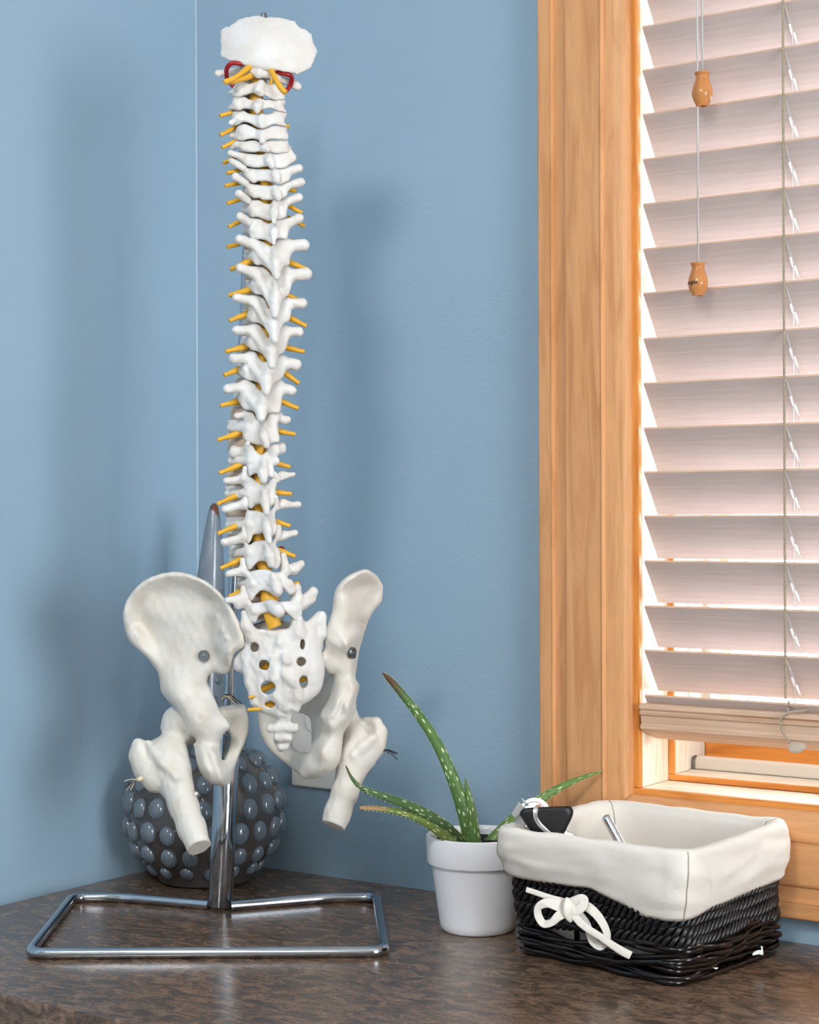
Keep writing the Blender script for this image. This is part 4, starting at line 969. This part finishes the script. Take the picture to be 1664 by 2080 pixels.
# ------------------------------------------------------------------ gourd vase with raised dots
YV = 1.964
vc = at(416, 1785, YV); vc.z = 0
vase = tag(empty('gourd_vase', vc), 'large dark glazed gourd vase with blue-grey raised dots and a long neck, in the corner', 'vase')
m_vase = M('brown_grey_glaze', srgb(96, 94, 94), 0.10, spec=0.6); v = m_vase.coord('Object')
zz = m_vase.n('ShaderNodeSeparateXYZ'); m_vase.l(v, zz.inputs[0])
nz_ = m_vase.noise(m_vase.coord('Object', (1, 1, .55)), 38, 2, .4, .5)
up = m_vase.n('ShaderNodeMapRange'); up.inputs[1].default_value = .14; up.inputs[2].default_value = .21; m_vase.l(zz.outputs[2], up.inputs[0])
bl_ = m_vase.mix(m_vase.noise(v, 70, 3), srgb(104, 116, 128), srgb(138, 148, 158))
neck = m_vase.mix(m_vase.ramp(nz_, [(.60, (0, 0, 0, 1)), (.63, (1, 1, 1, 1))]), bl_, srgb(104, 58, 36))
body_c = m_vase.mix(m_vase.noise(v, 55, 3), srgb(54, 50, 48), srgb(88, 84, 82))
m_vase.color(m_vase.mix(up.outputs[0], body_c, neck)); m_vase.bump(m_vase.noise(v, 48, 2), .22, .004)
m_vase.l(m_vase.ramp(up.outputs[0], [(0, (.10, .10, .10, 1)), (1, (.24, .24, .24, 1))]), m_vase.b.inputs['Roughness'])
m_vase.b.inputs['Coat Weight'].default_value = .25; m_vase.b.inputs['Coat Roughness'].default_value = .12
m_dot = M('blue_grey_glaze', srgb(104, 120, 134), 0.12, spec=0.6); m_dot.color(m_dot.mix(m_dot.noise(m_dot.coord(), 3, 3), srgb(88, 100, 110), srgb(112, 122, 130)))
m_dot.b.inputs['Coat Weight'].default_value = .5; m_dot.b.inputs['Coat Roughness'].default_value = .04; m_dot = m_dot.m
RVB, ZC = .0853, .0760
prof = [(.0001, 0), (.044, 0), (.050, .002)]
for a in np.radians(np.linspace(-50, 62, 26)): prof.append((RVB*math.cos(a), ZC+RVB*.97*math.sin(a)))
prof += [(.0345, .163), (.0285, .178), (.0235, .200), (.0205, .228), (.0185, .258), (.0175, .285), (.0165, .310), (.0150, .335), (.0128, .358), (.0095, .385), (.0065, .404), (.0040, .412), (.0015, .4150), (.0001, .4152)]
prof = np.array(prof); prof[:3, 1] += .0005
vb = lathe('body', [tuple(p) for p in prof], m_vase.m, vase, 64)
vlean = lambda z: (.0115*max(0, (z-.17)/.24)**1.0, 0)
for vv in vb.data.vertices:
    dx, dy = vlean(vv.co.z); vv.co.x += dx
def dome():
    V = []; Q = []; n = 14; rings = [(1.0, -.35), (1.0, 0), (.93, .30), (.74, .58), (.42, .78), (.001, .86)]
    for r, h in rings: V += [(r*math.cos(2*math.pi*k/n), r*math.sin(2*math.pi*k/n), h) for k in range(n)]
    for i in range(len(rings)-1): Q += [(i*n+k, i*n+(k+1) % n, (i+1)*n+(k+1) % n, (i+1)*n+k) for k in range(n)]
    me = mesh_np('dot', V, Q); me.materials.append(m_dot); return me
dm = dome(); rg = random.Random(5); cnt = 0
for lat, num, sz in ((-44, 15, .0082), (-27, 18, .0096), (-9, 20, .0106), (10, 20, .0108), (28, 18, .0101), (45, 14, .0090), (61, 9, .0078)):
    a = math.radians(lat); cnt += 1
    for k in range(num):
        th = 2*math.pi*(k+.5*(cnt % 2))/num+rg.uniform(-.02, .02)+.1; la = a+rg.uniform(-.02, .02)
        nrm = Vector((math.cos(la)*math.cos(th), math.cos(la)*math.sin(th), math.sin(la)))
        p = Vector((RVB*nrm.x, RVB*nrm.y, ZC+RVB*.97*nrm.z)); s = sz*rg.uniform(.92, 1.08)
        put('dot', dm, None, vase, mtx=Matrix.Translation(p) @ nrm.to_track_quat('Z', 'Y').to_matrix().to_4x4() @ Matrix.Diagonal((s*.92, s*1.12, s*.72, 1)))
zs = prof[:, 1]; rs = prof[:, 0]
for z, num, sz in ((.178, 9, .0062), (.20, 9, .0056), (.222, 8, .0052), (.244, 8, .0048), (.265, 8, .0044), (.284, 7, .0040), (.302, 7, .0034), (.318, 6, .0028)):
    cnt += 1; r = float(np.interp(z, zs[10:], rs[10:])); dx, dy = vlean(z)
    for k in range(num):
        th = 2*math.pi*(k+.5*(cnt % 2))/num; nrm = Vector((math.cos(th), math.sin(th), .08)).normalized()
        put('dot', dm, None, vase, mtx=Matrix.Translation((r*math.cos(th)+dx, r*math.sin(th), z)) @ nrm.to_track_quat('Z', 'Y').to_matrix().to_4x4() @ Matrix.Diagonal((sz, sz, sz*.35, 1)))

# ------------------------------------------------------------------ aloe in a white pot
YA = 1.730
pc = at(971, 1880, YA); pc.z = 0
aloe = tag(empty('potted_aloe', pc), 'spotted green aloe in a white glazed pot beside the cloth-lined basket', 'plant')
m_pot = M('white_glaze', srgb(246, 246, 250), 0.18, spec=0.5); m_pot.bump(m_pot.noise(m_pot.coord(), 30, 2), .05, .002); m_pot = m_pot.m
lathe('pot', [(.0001, .0005), (.034, .0005), (.0362, .0025), (.0372, .008), (.0450, .0635), (.0452, .0645), (.0487, .0655), (.0494, .0675), (.0503, .0890), (.0498, .0915), (.0482, .0925), (.0466, .0915), (.0455, .0880), (.0448, .080), (.0440, .074)], m_pot, aloe, 64)
m_soil = M('black_soil', srgb(28, 24, 22), 0.95); m_soil.bump(m_soil.noise(m_soil.coord(), 260, 4, .7), .9, .004); m_soil = m_soil.m
V = []; nn = 40
for i in range(10):
    for k in range(nn):
        r = .0452*i/9+.0002; a = 2*math.pi*k/nn; V.append((r*math.cos(a), r*math.sin(a), 0.0842+.0016*mnoise.noise((r*math.cos(a)*120, r*math.sin(a)*120, 3))))
put('soil', mesh_np('soil', V, [(i*nn+k, i*nn+(k+1) % nn, (i+1)*nn+(k+1) % nn, (i+1)*nn+k) for i in range(9) for k in range(nn)]), m_soil, aloe)
def aloe_mat(name, a, b, tip, tip_len, length):
    m = M(name, a, 0.38, spec=0.4)
    tc = m.n('ShaderNodeUVMap'); mp = m.n('ShaderNodeMapping'); mp.inputs['Scale'].default_value = (115, 5.2, 1); m.l(tc.outputs[0], mp.inputs[0])
    vo = m.n('ShaderNodeTexVoronoi', Scale=1.0, Randomness=.9); m.l(mp.outputs[0], vo.inputs['Vector'])
    sp = m.ramp(vo.outputs['Distance'], [(.25, (1, 1, 1, 1)), (.34, (0, 0, 0, 1))])
    base = m.mix(m.noise(m.coord('Object'), 40, 3), a, b)
    c = m.mix(sp, base, srgb(196, 206, 160))
    se = m.n('ShaderNodeSeparateXYZ'); m.l(tc.outputs[0], se.inputs[0])
    mr = m.n('ShaderNodeMapRange'); mr.inputs[1].default_value = length-tip_len; mr.inputs[2].default_value = length-tip_len*.4; m.l(se.outputs[0], mr.inputs[0])
    m.color(m.mix(mr.outputs[0], c, tip)); m.bump(sp, .15, .0006); return m.m
G1, G2 = srgb(86, 122, 58), srgb(70, 104, 50)
def leaf(crop_pts, widths, depth, hint, colors, tip, tip_len, flat=.42, teeth=True):
    P = [at(690+x/3.025, 1340+y/3.025, Y) for (x, y), Y in zip(crop_pts, depth)]
    n = 9; path = crom(P, n); t = np.arange(len(path))/n
    wd = np.interp(t, np.arange(len(P)), widths)/3.025*1.72/F_PX/2
    V, Q, tr, uv = sweep(path, wd, wd*flat+.0006, hint, 18)
    # hollow the upper face a little so the section is a crescent
    length = float(uv[:, 0].max())
    V = V-np.array(aloe.location)
    me = mesh_np('leaf', V, Q, tr, uv=uv)
    o = put('leaf', me, aloe_mat('aloe_skin', colors[0], colors[1], tip, tip_len, length), aloe)
    if teeth:
        T = np.gradient(path, axis=0); T /= np.linalg.norm(T, axis=1)[:, None]; H = np.broadcast_to(np.asarray(hint, float), T.shape)
        A = np.cross(T, H); A /= np.linalg.norm(A, axis=1)[:, None]; Bv = np.cross(A, T)
        g = Geo()
        for i in np.arange(4, len(path)-4, 2):
            for s in (-1, 1):
                b = path[i]+A[i]*wd[i]*s*.97; h = .0013
                vs_ = [b+T[i]*h*.6, b-T[i]*h*.6, b+Bv[i]*h*.4, b-Bv[i]*h*.4, b+A[i]*s*h+T[i]*h*.7]
                g.add([q-np.array(aloe.location) for q in vs_], [(0, 2, 4), (2, 1, 4), (1, 3, 4), (3, 0, 4)])
        tm = g.mesh('thorn_edge'); put('thorn_edge', tm, m_thorn, o)['kind'] = 'stuff'
    return o
m_thorn = M('pale_thorn', srgb(176, 186, 120), 0.5).m
brown, dry = srgb(86, 62, 40), srgb(160, 128, 84)
leaf([(806,1180),(800,1100),(762,930),(692,720),(590,500),(470,320),(350,170),(300,115),(264,80)], [92,90,86,76,64,55,44,34,6], [1.728,1.728,1.73,1.735,1.74,1.745,1.745,1.745,1.745], (.15,-1,.1), (G1, G2), brown, .035)
leaf([(835,1180),(830,1110),(812,950),(787,820),(771,728)], [78,76,62,40,4], [1.706,1.706,1.708,1.71,1.712], (-.1,-1,.1), (srgb(96,126,62), G2), G1, .002)
leaf([(790,1190),(735,1110),(640,1020),(520,940),(380,880),(240,830),(130,785),(72,722),(38,650)], [82,80,76,66,56,42,30,18,5], [1.722,1.715,1.70,1.685,1.668,1.655,1.645,1.64,1.64], (.2,-.9,.5), (srgb(74,108,66), srgb(62,92,54)), brown, .012)
leaf([(740,1190),(668,1105),(570,1025),(450,960),(330,928),(220,914),(122,911)], [74,70,60,50,38,30,20], [1.708,1.70,1.69,1.678,1.668,1.66,1.655], (.2,-.9,.5), (srgb(96,120,58), srgb(118,132,66)), dry, .034)
leaf([(880,1190),(930,1115),(1050,995),(1150,915),(1250,848),(1380,772),(1500,722),(1622,683)], [76,74,70,68,60,46,26,5], [1.738,1.742,1.75,1.755,1.758,1.76,1.762,1.764], (-.2,-.9,.5), (srgb(104,136,66), G1), dry, .004)
leaf([(690,1190),(660,1110),(610,1065),(570,1075)], [60,58,40,4], [1.75,1.75,1.755,1.76], (.2,-.9,.4), (srgb(96,120,58), G2), brown, .01)
# ------------------------------------------------------------------ cloth-lined wicker basket and what is in it
bF, bL, bR = np.array([.227, 1.512, 0]), np.array([.098, 1.640, 0]), np.array([.341, 1.641, 0]); bBk = bL+bR-bF+np.array([-.004, -.022, 0])
tF, tL, tR, tB = np.array([.2330, 1.500, .1135]), np.array([.0800, 1.598, .1175]), np.array([.3440, 1.640, .1155]), np.array([.1930, 1.748, .1180])
basket = tag(empty('wicker_basket', (.217, 1.62, 0)), 'dark woven wicker basket with a folded cream canvas liner tied in a bow', 'basket')
BO = np.array(basket.location)
def ring(wv, off=0.0, rc=.022, n_edge=34, n_cor=10, shift=0.0):
    """closed rounded outline of the basket at level wv (0 bottom, 1 rim), pushed outward by off"""
    c = [bF*(1-wv)+tF*wv, bR*(1-wv)+tR*wv, bBk*(1-wv)+tB*wv, bL*(1-wv)+tL*wv]
    cen = sum(c)/4; pts = []
    c = [q+(q-cen)/np.linalg.norm((q-cen)[:2])*off*1.30*np.array([1, 1, 0]) for q in c]
    for i in range(4):
        a, b, d = c[i-1], c[i], c[(i+1) % 4]
        p, q = b+(a-b)/np.linalg.norm(a-b)*rc, b+(d-b)/np.linalg.norm(d-b)*rc
        for k in range(n_cor): t = k/n_cor; pts.append(p*(1-t)**2+b*2*t*(1-t)+q*t*t)
        e = d+(b-d)/np.linalg.norm(b-d)*rc
        for k in range(n_edge): pts.append(q+(e-q)*k/n_edge)
    return np.array(pts)
def outward(P):
    T = np.roll(P, -1, 0)-np.roll(P, 1, 0); N = np.stack([T[:, 1], -T[:, 0], np.zeros(len(P))], -1); return N/np.linalg.norm(N, axis=1)[:, None]
m_wick = M('dark_wicker', srgb(20, 15, 15), 0.22, spec=0.5); m_wick.color(m_wick.mix(m_wick.ramp(m_wick.noise(m_wick.coord('Object', (1, 1, 5)), 24, 4, .6), [(.45, (0, 0, 0, 1)), (.75, (1, 1, 1, 1))]), srgb(9, 7, 8), srgb(30, 17, 13))); m_wick = m_wick.m
m_grass = M('black_seagrass', srgb(12, 12, 14), 0.36, spec=0.5); m_grass.bump(m_grass.noise(m_grass.coord(), 500, 2), .3, .0008); m_grass = m_grass.m
m_cloth = M('cream_canvas', srgb(226, 216, 200), 0.9, spec=0.1)
uvn = m_cloth.n('ShaderNodeUVMap'); sepc = m_cloth.n('ShaderNodeSeparateXYZ'); m_cloth.l(uvn.outputs[0], sepc.inputs[0])
def _wv(out, fr):
    a = m_cloth.n('ShaderNodeMath', operation='MULTIPLY'); a.inputs[1].default_value = fr; m_cloth.l(out, a.inputs[0])
    b = m_cloth.n('ShaderNodeMath', operation='SINE'); m_cloth.l(a.outputs[0], b.inputs[0]); return b.outputs[0]
mu = m_cloth.n('ShaderNodeMath', operation='MULTIPLY'); m_cloth.l(_wv(sepc.outputs[0], 2*math.pi/.0021), mu.inputs[0]); m_cloth.l(_wv(sepc.outputs[1], 2*math.pi/.0019), mu.inputs[1])
mf = m_cloth.n('ShaderNodeMapRange'); mf.inputs[1].default_value = -1; m_cloth.l(mu.outputs[0], mf.inputs[0])
m_cloth.color(m_cloth.mix(mf.outputs[0], m_cloth.mix(m_cloth.noise(m_cloth.coord(), 30, 3), srgb(218, 209, 196), srgb(229, 221, 210)), srgb(240, 235, 228)))
m_cloth.bump(mf.outputs[0], .35, .0007)
NP = len(ring(0))
s_par = np.arange(NP)/NP
rg = random.Random(11)
# lower band: thick willow rods lying on each other, wandering up and down
for r_ in range(12):
    ph = rg.uniform(0, 6.28); base = .003+.0029*r_; P = []
    R0 = ring(base/.1175, .001); N = outward(R0)
    wob = .0042*np.sin(2*math.pi*2*s_par+ph)+.0022*np.sin(2*math.pi*5*s_par+ph*2)
    z = np.clip(base+wob*(0.35 if r_ in (0, 11) else 1), .0026, .040)
    rad = .0022*np.sin(2*math.pi*14*s_par+r_*math.pi)+.0012*rg.uniform(-1, 1)
    P = R0+N*rad[:, None]; P[:, 2] = z
    tube('wicker_rod', P, .0022+.0005*rg.random(), m_wick, basket, sides=8, closed=True, root=basket)
for k in range(0, NP, 11):                                                # the upright stakes the weave is made on
    pts = [ring(wv, -.0015)[k] for wv in (.03, .5, .97)]
    tube('stake', pts, .0026, m_wick, basket, sides=6, hint=(1, .3, 0), root=basket)
# upper band: rows of twisted seagrass plaits
def fine(P, m):
    i = np.linspace(0, len(P), m, endpoint=False); a = np.floor(i).astype(int); f = (i-a)[:, None]
    return P[a % len(P)]*(1-f)+P[(a+1) % len(P)]*f
for r_ in range(7):
    zc = .0385+.0096*r_; nt_ = 34+(r_ % 2); m = nt_*12
    R0 = fine(ring(zc/.1175, -.0008-.0002*r_), m); N = outward(R0); t = np.arange(m)/m
    for s in range(3):
        f = 2*math.pi*nt_*t+s*2*math.pi/3+r_*1.1
        P = R0+N*(.0030*np.cos(f)+.0012*np.sin(2*math.pi*9*t+r_))[:, None]; P[:, 2] += .0050*np.sin(f)+.0014*np.sin(2*math.pi*7*t+r_*2)
        tube('plaited_strand', P, .0026, m_grass, basket, sides=6, closed=True, root=basket)
# canvas liner: from inside over the rim and down to the hem
def hem(sv):
    """drop of the outer hem along the outline (0 at the front corner, then right, back, left)"""
    return np.interp(sv, [0, .03, .08, .17, .25, .32, .5, .72, .78, .84, .90, .945, .975, 1.0], [.0630, .0620, .0570, .0540, .0525, .052, .052, .048, .0450, .0465, .0450, .0540, .0630, .0630])
prof_l = [(.10, -.0105), (.30, -.0105), (.55, -.0105), (.82, -.0106), (.96, -.0104), (1.025, -.0070), (1.045, .0000), (1.035, .0050)]
rows = [ring(wv, off) for wv, off in prof_l]
h = hem(s_par); nh = 16
for i in range(1, nh+1):
    t = i/nh; wl_ = 1.035-t*h/.1175
    R1_ = np.empty((NP, 3))
    off = .0062+.0034*math.sin(math.pi*min(1, t*1.1))-(.0015 if i == nh else 0)
    lv = np.linspace(.4, 1.04, 20); stack = np.stack([ring(x, off) for x in lv])       # interpolate level per column
    f = (wl_-lv[0])/(lv[1]-lv[0]); a = np.clip(np.floor(f).astype(int), 0, 18); fr = (f-a)[:, None]
    R1_ = stack[a, np.arange(NP)]*(1-fr)+stack[a+1, np.arange(NP)]*fr
    N = outward(R1_)
    wr = np.array([mnoise.noise((q[0]*22-q[1]*12, q[1]*22+q[0]*10, q[2]*90)) for q in R1_])*.0026+np.array([mnoise.noise((q[0]*60, q[1]*60, q[2]*160+5)) for q in R1_])*.0009
    gather = np.exp(-((s_par-.905)/.012)**2)*(-.002)*t**2
    rows.append(R1_+N*(wr*math.sin(math.pi*min(1, t*1.05+.02))**.5+gather)[:, None])
rows.append(rows[-1]-outward(rows[-1])*.003+np.array([0, 0, .0015]))
rows[5:8] = [r+np.array([[0, 0, .0016*mnoise.noise((q[0]*40, q[1]*40, 9))] for q in r]) for r in rows[5:8]]
Vc = np.concatenate(rows); nr = len(rows)
Q = [(i*NP+k, i*NP+(k+1) % NP, (i+1)*NP+(k+1) % NP, (i+1)*NP+k) for i in range(nr-1) for k in range(NP)]
per = np.linspace(0, .74, NP); plen = np.concatenate([[0], np.cumsum([np.linalg.norm(rows[i+1]-rows[i], axis=1).mean() for i in range(nr-1)])])
uv = np.stack([np.tile(per, nr), np.repeat(plen, NP)], -1)
liner = put('canvas_liner', mesh_np('canvas_liner', Vc-BO, Q, uv=uv), m_cloth.m, basket)
sf = ring(.10, -.0106)
put('liner_floor', mesh_np('liner_floor', np.concatenate([sf, [sf.mean(0)]])-BO, tris=[(k, (k+1) % NP, NP) for k in range(NP)], uv=np.concatenate([sf, [sf.mean(0)]])[:, :2]), m_cloth.m, basket)
# stitched seams at the corners, in thread darker than the canvas
m_seam = M('beige_seam_thread', srgb(176, 164, 146), 0.9).m
for kc, inner in ((5, False), (5+2*44, True), (5+44, True), (5+3*44, False)):
    sel = range(7, nr-1) if not inner else range(0, 7)
    P = np.array([rows[i][kc] for i in sel])
    N = np.array([outward(rows[i])[kc] for i in sel])
    tube('seam', P+N*(.0002 if not inner else -.0002), .00055, m_seam, liner, sides=5, hint=(1, .2, 0), root=basket)
# bow of flat canvas tape
m_tape = m_cloth.m
bw = lambda X, Y, Yd: at(1020+X/4.16, 1780+Y/4.16, Yd)
def tape(pts, wid, thick=.0014, hint=(0, -1, 0), name='bow_tape'):
    P = crom([bw(*q) for q in pts], 8); t = np.linspace(0, 1, len(P)); ww = np.interp(t, np.linspace(0, 1, len(wid)), wid)/4.16*1.55/F_PX/2
    return tube(name, P, ww, m_tape, basket, rb=np.minimum(ww*.8, thick), hint=hint, sides=16, super_e=.55, root=basket)
YB = 1.553
tape([(600,220,YB-.002),(480,200,YB-.006),(380,170,YB-.006),(290,140,YB-.004),(205,112,YB-.002)], [42,50,46,46,44], .0022)
tape([(570,270,YB-.008),(480,245,YB-.012),(380,225,YB-.014),(310,260,YB-.012),(305,330,YB-.011),(350,400,YB-.013),(420,390,YB-.016),(480,335,YB-.016),(560,300,YB-.012)], [110,110,80,66,70,70,60,80,90], .0011, (.25,-1,.45))
tape([(640,220,YB-.006),(740,270,YB-.009),(820,350,YB-.011),(880,460,YB-.012),(880,540,YB-.012),(830,590,YB-.010),(770,550,YB-.006),(735,470,YB-.004),(720,400,YB-.004),(650,310,YB-.008)], [90,84,78,66,70,74,76,64,56,60], .0011, (.2,-1,.3))
tape([(590,290,YB-.014),(640,370,YB-.017),(720,440,YB-.018),(830,510,YB-.018),(930,580,YB-.018),(1010,630,YB-.018),(1085,668,YB-.018)], [60,66,62,60,64,72,70], .0022)
tape([(560,225,YB-.009),(600,215,YB-.013),(660,190,YB-.015),(690,200,YB-.015),(680,250,YB-.016),(630,290,YB-.016),(585,270,YB-.015)], [70,80,76,80,84,80,70], .0020, (.2,-1,.2))
tape([(570,200,YB-.011),(555,260,YB-.016),(560,320,YB-.017),(590,360,YB-.014)], [80,84,84,76], .0022, (.2,-1,.2))
V = np.array([tuple(bw(632+dx, 138+dy, YB-.0125)) for dx, dy in ((-22,-12),(-4,-20),(8,-12),(20,-4),(16,10),(2,8),(-6,20),(-20,10))]); V2 = V+np.array([0, .003, 0])
Geo().add([tuple(q) for q in np.concatenate([V, V2])-BO], [tuple(range(8)), tuple(range(8, 16))[::-1]]+[(i, (i+1) % 8, 8+(i+1) % 8, 8+i) for i in range(8)]).put('eyelet', m_black_thread, basket)
# bits of torn paper label caught in the rods
def scrap(X, Y, Yd, pts):
    P = [at(1340+(X+dx)/5.943, 1780+(Y+dy)/5.943, Yd) for dx, dy in pts]; n = len(P)
    Geo().add([tuple(np.array(q)-BO) for q in P]+[tuple(np.array(q)-BO+np.array([-.0003, .0006, 0])) for q in P], [tuple(range(n)), tuple(range(n, 2*n))[::-1]]+[(i, (i+1) % n, n+(i+1) % n, n+i) for i in range(n)]).put('paper_scrap', m_white_pl, basket)
scrap(1190, 910, 1.5720, [(30,-66),(56,-62),(58,-30),(64,10),(60,40),(10,30),(-60,46),(-68,30),(-40,0),(0,-18),(44,-20),(40,-50)])
scrap(680, 1110, 1.5270, [(-34,-6),(30,-8),(20,6),(0,12),(-20,2)])

# ------------------------------------------------------------------ reflex hammer, gauge and rod in the basket
YM = 1.600
hm = lambda X, Y, Yd=YM: at(1000+X/5.547, 1580+Y/5.547, Yd)
ham = tag(empty('reflex_hammer', hm(600, 660)), 'black rubber triangular reflex hammer with a chrome band, resting on the basket rim', 'hammer')
HO = np.array(ham.location)
tri = [(325,440),(312,405),(322,375),(350,350),(400,338),(620,325),(850,318),(890,330),(912,365),(912,410),(890,470),(850,550),(806,640),(785,660),(755,662),(700,654),(560,628),(450,604),(415,575)]
tc_ = crom([tuple(hm(*q)) for q in tri], 4, True); cen = tc_.mean(0); nt_ = len(tc_)
dp = np.array(tuple(hm(600, 480)-Vector((0, 0, CAM_Z)))); dp /= np.linalg.norm(dp)
rows_ = []
for t, sc2 in ((-1, .0), (-1, .70), (-.97, .84), (-.80, .95), (-.45, 1.0), (.45, 1.0), (.80, .95), (.97, .84), (1, .70), (1, .0)):
    rows_.append(cen+(tc_-cen)*max(sc2, .001)+dp*t*.0088)
Vh = np.concatenate(rows_)
Qh = [(i*nt_+k, i*nt_+(k+1) % nt_, (i+1)*nt_+(k+1) % nt_, (i+1)*nt_+k) for i in range(len(rows_)-1) for k in range(nt_)]
put('rubber_head', mesh_np('rubber_head', Vh-HO, Qh), m_black_rubber, ham)
bandp = [(545,322,YM+.004),(505,333,YM-.006),(486,380,YM-.0092),(490,450,YM-.0096),(530,520,YM-.0096),(600,590,YM-.0096),(670,650,YM-.0094),(700,680,YM-.006)]
Pb = crom([hm(*q) for q in bandp], 8)
tube('band', Pb, np.linspace(.0022, .0019, len(Pb)), m_alu, ham, rb=.0006, hint=tuple(-dp), sides=10, super_e=.5, root=ham)
tube('handle', [hm(700, 600, YM+.002), hm(860, 660, YM+.004), hm(1000, 735, YM+.010), hm(1400, 985, YM+.018)], .0042, m_alu, ham, rb=.0016, hint=tuple(-dp), sides=12, super_e=.6, root=ham)

YG = 1.620
gauge = tag(empty('pinwheel_gauge', hm(440, 560, YG)), 'knurled metal dial with clear plastic tabs, tucked behind the black hammer', 'gauge')
m_acr = M('frosted_acrylic', srgb(226, 226, 224), 0.25, spec=0.5); m_acr.b.inputs['Transmission Weight'].default_value = 0.45; m_acr.b.inputs['IOR'].default_value = 1.3; m_acr = m_acr.m
gq = Vector((-.25, -1, .35)).to_track_quat('Z', 'Y').to_matrix().to_4x4()
gr_ = 178/5.547*YG/F_PX
kn = Geo(); nk = 72
po = [((gr_ if i % 2 else gr_*.965)*math.cos(2*math.pi*i/(2*nk)), (gr_ if i % 2 else gr_*.965)*math.sin(2*math.pi*i/(2*nk))) for i in range(2*nk)]
kn.prism(po, 'z', -.0025, .0025)
dl = kn.put('knurled_dial', m_alu, gauge, mtx=Matrix.Translation(hm(482, 405, YG)-gauge.location) @ gq)
lathe('dial_boss', [(.0001, .0062), (gr_*.66, .0062), (gr_*.72, .0054), (gr_*.74, .0024)], m_alu, dl, 48)
lathe('dial_ring', [(gr_*.78, .0024), (gr_*.80, .0036), (gr_*.86, .0036), (gr_*.88, .0024)], m_alu, dl, 48)
def slab(name, pts, Yd, th, mat):
    P = [np.array(tuple(hm(x, y, Yd)))-np.array(gauge.location) for x, y in pts]; n = len(P)
    return Geo().add(P+[q+dp*th for q in P], [tuple(range(n)), tuple(range(n, 2*n))[::-1]]+[(i, (i+1) % n, n+(i+1) % n, n+i) for i in range(n)]).put(name, mat, gauge, .0004)
slab('clear_tab', [(322,232),(340,228),(402,286),(378,304)], YG-.006, .004, m_acr)
slab('clear_tab', [(300,270),(330,300),(362,330),(330,372),(262,334)], YG-.004, .003, m_acr)
slab('clear_tab', [(268,320),(340,362),(306,410),(262,450),(214,410)], YG-.008, .005, m_acr)
slab('clear_plate', [(262,450),(306,400),(330,420),(390,540),(425,592),(400,600),(244,560)], YG-.004, .004, m_acr)

rod = tag(empty('metal_rod', hm(1500, 800, 1.62)), 'slim satin metal rod with a rounded end leaning inside the basket', 'rod')
rp = [hm(1272, 425, 1.640), hm(1276, 432, 1.640), hm(1284, 446, 1.6398), hm(1296, 470, 1.639), hm(1420, 695, 1.632), hm(1500, 840, 1.626), hm(1850, 1440, 1.600)]
end = rp[-1]
V, Q, t, uvr = sweep([rp[0], rp[1], rp[2], rp[3], rp[4], rp[5], end], np.array([20, 40, 52, 54, 54, 54, 54])/5.547*1.63/F_PX, None, (0, 1, 0), 24)
put('shaft', mesh_np('shaft', V-np.array(rod.location), Q, t), m_alu, rod)
